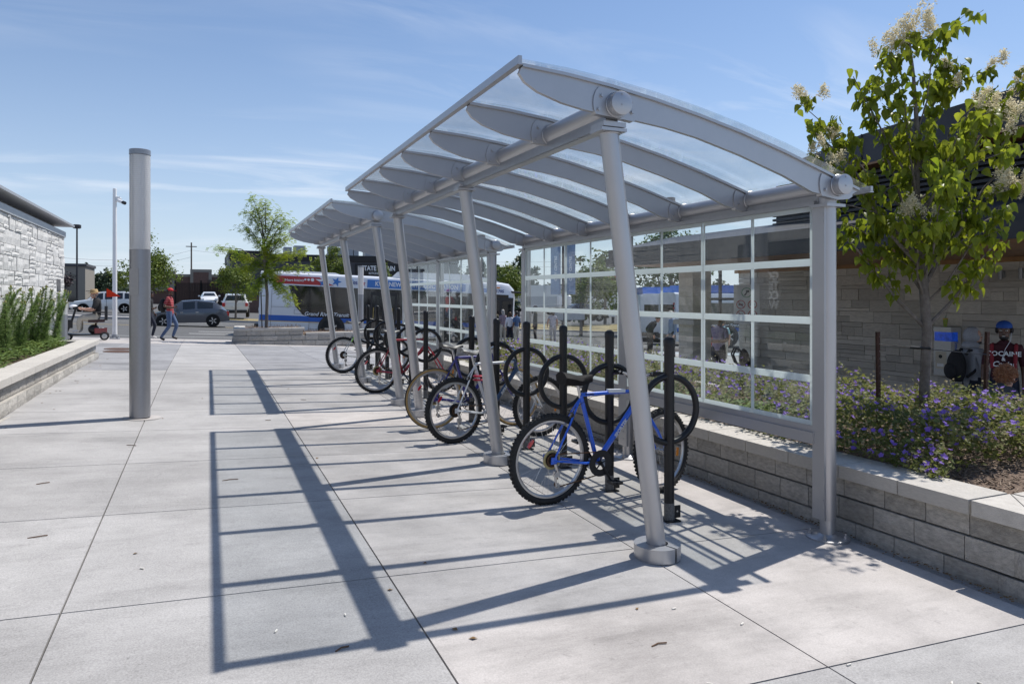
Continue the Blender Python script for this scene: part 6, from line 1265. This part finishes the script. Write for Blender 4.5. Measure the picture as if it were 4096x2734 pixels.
sit = dict(pelvis=(0, 0, .60), spine=(0, -.02, .77), chest=(0, .0, .96), neckb=(0, .02, 1.10), neck=(0, .05, 1.17), shl=(-.18, .0, 1.05), shr=(.18, .0, 1.05), ell=(-.25, .10, .83), elr=(.25, .10, .83), wrl=(-.22, .33, .84), wrr=(.22, .33, .84), hdl=(-.20, .41, .86), hdr=(.20, .41, .86), hipl=(-.10, .04, .58), hipr=(.10, .04, .58), knl=(-.13, .44, .60), knr=(.13, .44, .60), anl=(-.13, .46, .22), anr=(.13, .40, .22), tol=(-.14, .62, .20), tor=(.14, .56, .20))
dv = Vector((-sin(fs_), cos(fs_), 0)) * -.22
p, hc, hm = person('elderly person in a straw hat and black shirt riding the mobility scooter', (SX + dv.x, SY + dv.y, sz + .06), fs_, sit, 1.88, 'fair', BLKCL, CREAMC, WSHOE, .9, hair='grey', hairlen=-1, slim=1.5, head_pitch=-.1)
b = MB().lathe([(.17, .045), (.165, .055), (.105, .062), (.100, .13), (.08, .155), (.01, .16)], hc, 18); on_head(p, hm, b, 'straw_hat', mat('straw', (.42, .29, .14), .85, 0, .15, 60)); b = MB().lathe([(.100, .066), (.098, .09)], hc, 18, 'z', False); on_head(p, hm, b, 'hat_band', BLKCL)
# at the bus door
rel = lambda **k: k
ra = dict(elr=(.24, .06, 1.14), wrr=(.16, .22, 1.16), hdr=(.12, .28, 1.20))
away = R(8)
person('person in an olive shirt and grey shorts queueing at the bus door', (13.05, 32.27, rz(13) + .0), R(-30), ra, 1.74, 'tan', OLIVE, cloth('grey_shorts', (.10, .10, .13)), LEATH, .85, .15, hair='grey', slim=1.12, group=None)
person('grey haired person in a patterned blouse at the bus door, seen from behind', (13.36, 31.92, rz(13.3) + .04), away, ra, 1.66, 'fair', PATT, CREAMC, LEATH, .8, hair='grey', hairlen=.12)
person('brown haired person in a white hooded jacket at the bus door, seen from behind', (13.60, 31.60, rz(13.6) + .04), R(-20), None, 1.56, 'fair', WHTCL, NAVYC, LEATH, 1.2, hair='brown', hairlen=.10)
person('person in a blue shirt partly behind the shelter post at the bus front', (13.80, 31.28, rz(13.8)), R(20), None, 1.66, 'dark', BLUEC, CREAMC, LEATH, .8, hair='black')
# seen through the glass
p, hc, hm = person('bearded person in a dark knitted hat seen through the near shelter glass', (14.2, 30.0, gz(14.2, 29)), R(70), None, 1.80, 'dark', cloth('dark_green_jacket', (.05, .055, .04)), BLKCL, LEATH, 1.2, hair='black', beard=True)
b = MB().ell(hc + Vector((0, -.012, .055)), (.092, .105, .085), 14, 8); b.v = [(x, y, max(z, hc.z + .0)) for x, y, z in b.v]; on_head(p, hm, b, 'knitted_hat', NAVYC)
person('person in a sleeveless floral top with a handbag, seen from behind through the glass', (14.8, 29.4, gz(14.8, 29)), R(-10), dict(ell=(-.26, .0, 1.15), wrl=(-.25, .08, .98), hdl=(-.24, .1, .9)), 1.64, 'tan', FLOR, cloth('grey_slacks', (.13, .14, .17)), LEATH, .1, hair='brown', hairlen=.15)
person('person in a pale denim shirt looking down, seen through the shelter glass', (14.6, 20.0, gz(14.6, 20) - .1), R(80), None, 1.70, 'fair', cloth('pale_denim', (.20, .26, .36)), NAVYC, LEATH, 1.2, hair='grey', head_pitch=-.5)
person('person in black bending toward the one in the pale denim shirt', (14.1, 20.6, gz(14.1, 20) - .1), R(-100), dict(chest=(0, .12, 1.26), neckb=(0, .20, 1.36), neck=(0, .26, 1.41), shl=(-.17, .14, 1.33), shr=(.17, .14, 1.33)), 1.62, 'fair', BLKCL, BLKCL, LEATH, 1.2, hair='brown', head_pitch=-.5)
hb_ = dict(ell=(-.27, -.10, 1.14), wrl=(-.10, -.20, .98), hdl=(-.03, -.20, .95), elr=(.27, -.10, 1.14), wrr=(.10, -.20, .98), hdr=(.03, -.20, .95))
person('person in a red shirt with hands clasped behind the back, through the glass', (16.8, 20.6, gz(16.8, 20.6) - .45), R(-30), hb_, 1.58, 'fair', REDC, NAVYC, LEATH, .75, hair='brown', slim=1.05)
person('person in a bright tie dyed shirt and khaki trousers, through the glass', (17.5, 20.9, gz(17.5, 20) - .40), R(-35), None, 1.76, 'fair', TIE, CREAMC, LEATH, .75, hair='brown', slim=1.1)
person('person in a lilac blouse with folded arms in the station passage, through the glass', (11.6, 14.0, gz(11.6, 14) - .30), R(115), dict(ell=(-.25, .06, 1.14), wrl=(.02, .20, 1.10), hdl=(.10, .20, 1.11), elr=(.25, .06, 1.14), wrr=(-.02, .22, 1.13), hdr=(-.10, .20, 1.14)), 1.70, 'tan', LILC, NAVYC, LEATH, .8, hair='grey', hairlen=.05, slim=1.1)
backpack('black backpack with green trim beside the person in the lilac blouse', (12.1, 13.7, gz(12, 14) + .35), R(60), BLKCL, 1.1)
# the three behind the flower bed
HX, HY = 10.40, 6.92; hz = gz(HX, HY) - .30
pk = dict(elr=(.26, .0, 1.13), wrr=(.18, .20, 1.02), hdr=(.13, .26, 1.0), ell=(-.26, .0, 1.13), wrl=(-.18, .20, 1.02), hdl=(-.13, .26, 1.0))
p, hc, hm = person('bearded person in a grey hooded sweatshirt facing right by the help point', (HX, HY, hz), R(-112), pk, 1.74, 'fair', GREYC, NAVYC, LEATH, 1.2, hair='dark', hood=True, beard=True, slim=1.15, head_yaw=R(-22))
b = MB().ell(hc + Vector((0, -.030, .022)), (.108, .118, .125), 20, 14); b.v = [(x, min(y, hc.y + .045 + .02 * sin(z * 40)), z) for x, y, z in b.v]; b.ell(hc + Vector((0, -.05, -.13)), (.14, .12, .075), 16, 8); on_head(p, hm, b, 'hood', GREYC)
backpack('black backpack worn by the person in the grey hooded sweatshirt', (HX - .22, HY + .09, hz + 1.18), R(-112), BLKCL, 1.0)
CX2, CY2 = 10.31, 6.42; cz = gz(CX2, CY2) - .28
p, hc, hm = person('smiling person in a blue backward cap and maroon lettered shirt', (CX2, CY2, cz), R(118), None, 1.83, 'dark', MAROON, NAVYC, LEATH, .85, hair='black', smile=True, beard=True, slim=1.05)
b = MB().ell(hc + Vector((0, -.008, .062)), (.095, .112, .085), 18, 10); b.v = [(x, y, max(z, hc.z + .045)) for x, y, z in b.v]; b.lathe([(.01, 0), (.08, 0), (.08, .008), (.01, .008)], hc + Vector((0, -.12, .045)), 14); on_head(p, hm, b, 'cap', mat('royal_blue_cap', (.01, .07, .32), .7))
b = MB()
for s in (-1, 1): b.ell(hc + Vector((s * .080, -.02, .015)), (.026, .055, .045), 10, 8)
on_head(p, hm, b, 'side_hair', mats_h := mat('hair_black', HAIRC['black'], .6))
for s in (-1, 1): MB().tube([(s * .13, -.06, 1.45), (s * .135, .06, 1.44), (s * .13, .118, 1.32), (s * .125, .112, 1.14)], .024, 8).obj('pack_strap', mat('dark_red_strap', (.22, .01, .02), .7), p)
for s, z, sz_, sh_ in (('COCAINE', 1.335, .088, 0), ('&', 1.265, .07, 0), ('Caviar', 1.195, .10, .3)): text(s, sz_, VINYLW, p, (0, .128, z), (R(90), 0, R(180)), .02, sh_, name='shirt_lettering', ex=.004)
MB().tube([hc + Vector((-.082, .03, -.02)), hc + Vector((-.075, .06, -.12)), Vector((-.02, .118, 1.40)), Vector((.01, .13, 1.28))], .0035, 5).obj('earphone_wire', WHTCL, p)
BX2, BY2 = 7.98, 5.10; bzz = gz(BX2, BY2) - .28
bench = thing('bench', 'low bench behind the flower bed under the seated person', 'bench', (BX2 + .05, BY2 - .02, bzz), R(-70)); MB().box(-.8, .8, -.22, .22, .40, .46).obj('seat', WDN, bench); 
for s in (-1, 1): MB().box(s * .6 - .04, s * .6 + .04, -.2, .2, 0, .40).obj('leg', DKMETAL, bench)
st2 = dict(sit); st2.update(spine=(0, -.0, .80), chest=(0, .06, 1.02), neckb=(0, .17, 1.13), neck=(0, .25, 1.16), shl=(-.18, .10, 1.09), shr=(.18, .10, 1.09), ell=(-.24, .24, .76), elr=(.24, .24, .76), wrl=(-.14, .42, .66), wrr=(.14, .42, .66), hdl=(-.08, .46, .64), hdr=(.08, .46, .64), pelvis=(0, 0, .58), hipl=(-.1, .04, .56), hipr=(.1, .04, .56), anl=(-.13, .42, .10), anr=(.13, .42, .10), tol=(-.14, .58, .05), tor=(.14, .58, .05))
p, hc, hm = person('curly auburn haired person in a dark grey jacket bending forward on a bench', (BX2, BY2, bzz), R(-85), st2, 1.66, 'fair', cloth('charcoal_jacket', (.055, .055, .06)), BLKCL, LEATH, 1.2, hair='auburn', slim=1.2, head_pitch=-.45)
b = MB(); r_ = random.Random(8); b.raw = 1
for i in range(420):
    v = Vector((r_.gauss(0, 1), r_.gauss(-.35, 1), r_.gauss(.35, 1))).normalized(); q = hc + Vector((0, -.03, .035)) + Vector((v.x * .090, v.y * .102, v.z * .10) ) * r_.uniform(.9, 1.16) + Vector((0, 0, 0)); 
    if v.y > .25 and v.z < .35: continue
    a = r_.uniform(0, 6.3); e = v.orthogonal().normalized(); f = v.cross(e); rr = r_.uniform(.010, .018); b.tube([q + (e * cos(a + k * 1.3) + f * sin(a + k * 1.3)) * rr + v * (.008 * k) for k in range(5)], .0042, 4)
on_head(p, hm, b, 'curls', mat('curly_auburn', (.20, .075, .03), .55, 0, .4, 30, col2=(.42, .20, .10)))
gl = MB(); 
for s in (-1, 1): gl.ell(hc + Vector((s * .032, .094, .012)), (.026, .006, .020), 10, 6); gl.tube([hc + Vector((s * .06, .09, .016)), hc + Vector((s * .082, -.0, .01))], .004, 5)
on_head(p, hm, gl, 'sunglasses', BLKPL)
# ---------------------------------------------------------------- litter on the paving
rnd = random.Random(2); TW = mat('dry_twig', (.13, .075, .045), .9); LFB = mat('fallen_leaf', (.20, .12, .05), .9); BUT = mat('cigarette_end', (.72, .69, .63), .9)
LT = []
for i, (x, y) in enumerate(((-.18, 2.98), (.55, 3.1), (-.9, 5.0), (-.62, 7.6), (-1.1, 6.3), (.2, 6.1), (1.3, 10.4), (.7, 8.8), (1.9, 2.7))):
    b = MB(); l = rnd.uniform(.03, .06); b.tube([(-l, 0, .004), (0, rnd.uniform(-.012, .012), .006), (l, 0, .004)], .0035, 5); o = b.obj('twig', TW); o.location = (x, y, gz(x, y)); o.rotation_euler = (0, 0, rnd.uniform(-.8, .8)); tag(o, 'small dry twig on the paving, %s nearest the camera' % ORD[sorted([2.98, 3.1, 5.0, 7.6, 6.3, 6.1, 10.4, 8.8, 2.7]).index(y)], 'twig', 'twigs on the paving')
def loose(n, f, lb):
    for i, (x, y) in enumerate(sorted([f() for _ in range(n)], key=lambda q: q[1])):
        b = MB(); s = rnd.uniform(.012, .026); b.add([(-s, 0, .003), (0, -s * .6, .006), (s, 0, .004), (0, s * .6, .009)], [(0, 1, 2, 3)]); o = b.obj('fallen_leaf', LFB, None, 0); o.location = (x, y, gz(x, y)); o.rotation_euler = (0, 0, rnd.uniform(0, 6)); tag(o, lb % ORD[i], 'leaf', 'fallen leaves on the paving')
loose(18, lambda: (-1.92 + abs(rnd.gauss(0, .12)), rnd.uniform(8.5, 17)), 'fallen brown leaf at the foot of the left planter, %s from the near end')
loose(16, lambda: (rnd.uniform(-1.8, 2.2), rnd.uniform(2.8, 13)), 'fallen brown leaf on the open paving, %s nearest the camera')
bl = None
for i, (x, y) in enumerate(((2.42, 2.75), (2.9, 2.02), (3.02, 1.98), (.30, 3.35), (.62, 3.42), (1.9, 2.35), (2.6, 2.28), (2.2, 3.0), (1.2, 2.5), (-.3, 4.3))):
    o = MB().tube([(-.012, 0, .005), (.012, 0, .005)], .0042, 6).obj('cigarette_end', BUT); o.location = (x, y, gz(x, y)); o.rotation_euler = (0, 0, rnd.uniform(0, 6)); tag(o, 'small white cigarette end on the paving, %s nearest the camera' % ORD[sorted([2.75, 2.02, 1.98, 3.35, 3.42, 2.35, 2.28, 3.0, 2.5, 4.3]).index(y)], 'litter', 'cigarette ends on the paving')
b = MB(); b.raw = 1
for i in range(700):
    x = 4.16 - abs(rnd.gauss(0, .05)); y = rnd.uniform(2.5, 9); s = rnd.uniform(.004, .014); b.add([(x - s, y, gz(x, y) + .003), (x, y - s * .7, gz(x, y) + .006), (x + s, y, gz(x, y) + .004), (x, y + s * .7, gz(x, y) + .007)], [(0, 1, 2, 3)])
b.obj('leaf_debris', LFB, None, 0, kind='stuff')
o = MB().lathe([(.022, 0), (.03, .05)], (0, 0, 0), 12).obj('crushed_cup', WHTCL); o.location = (-2.32, 10.35, z00 + .475); o.rotation_euler = (1.3, 0, .6); tag(o, 'crumpled pale paper cup lying in the left planter', 'litter')
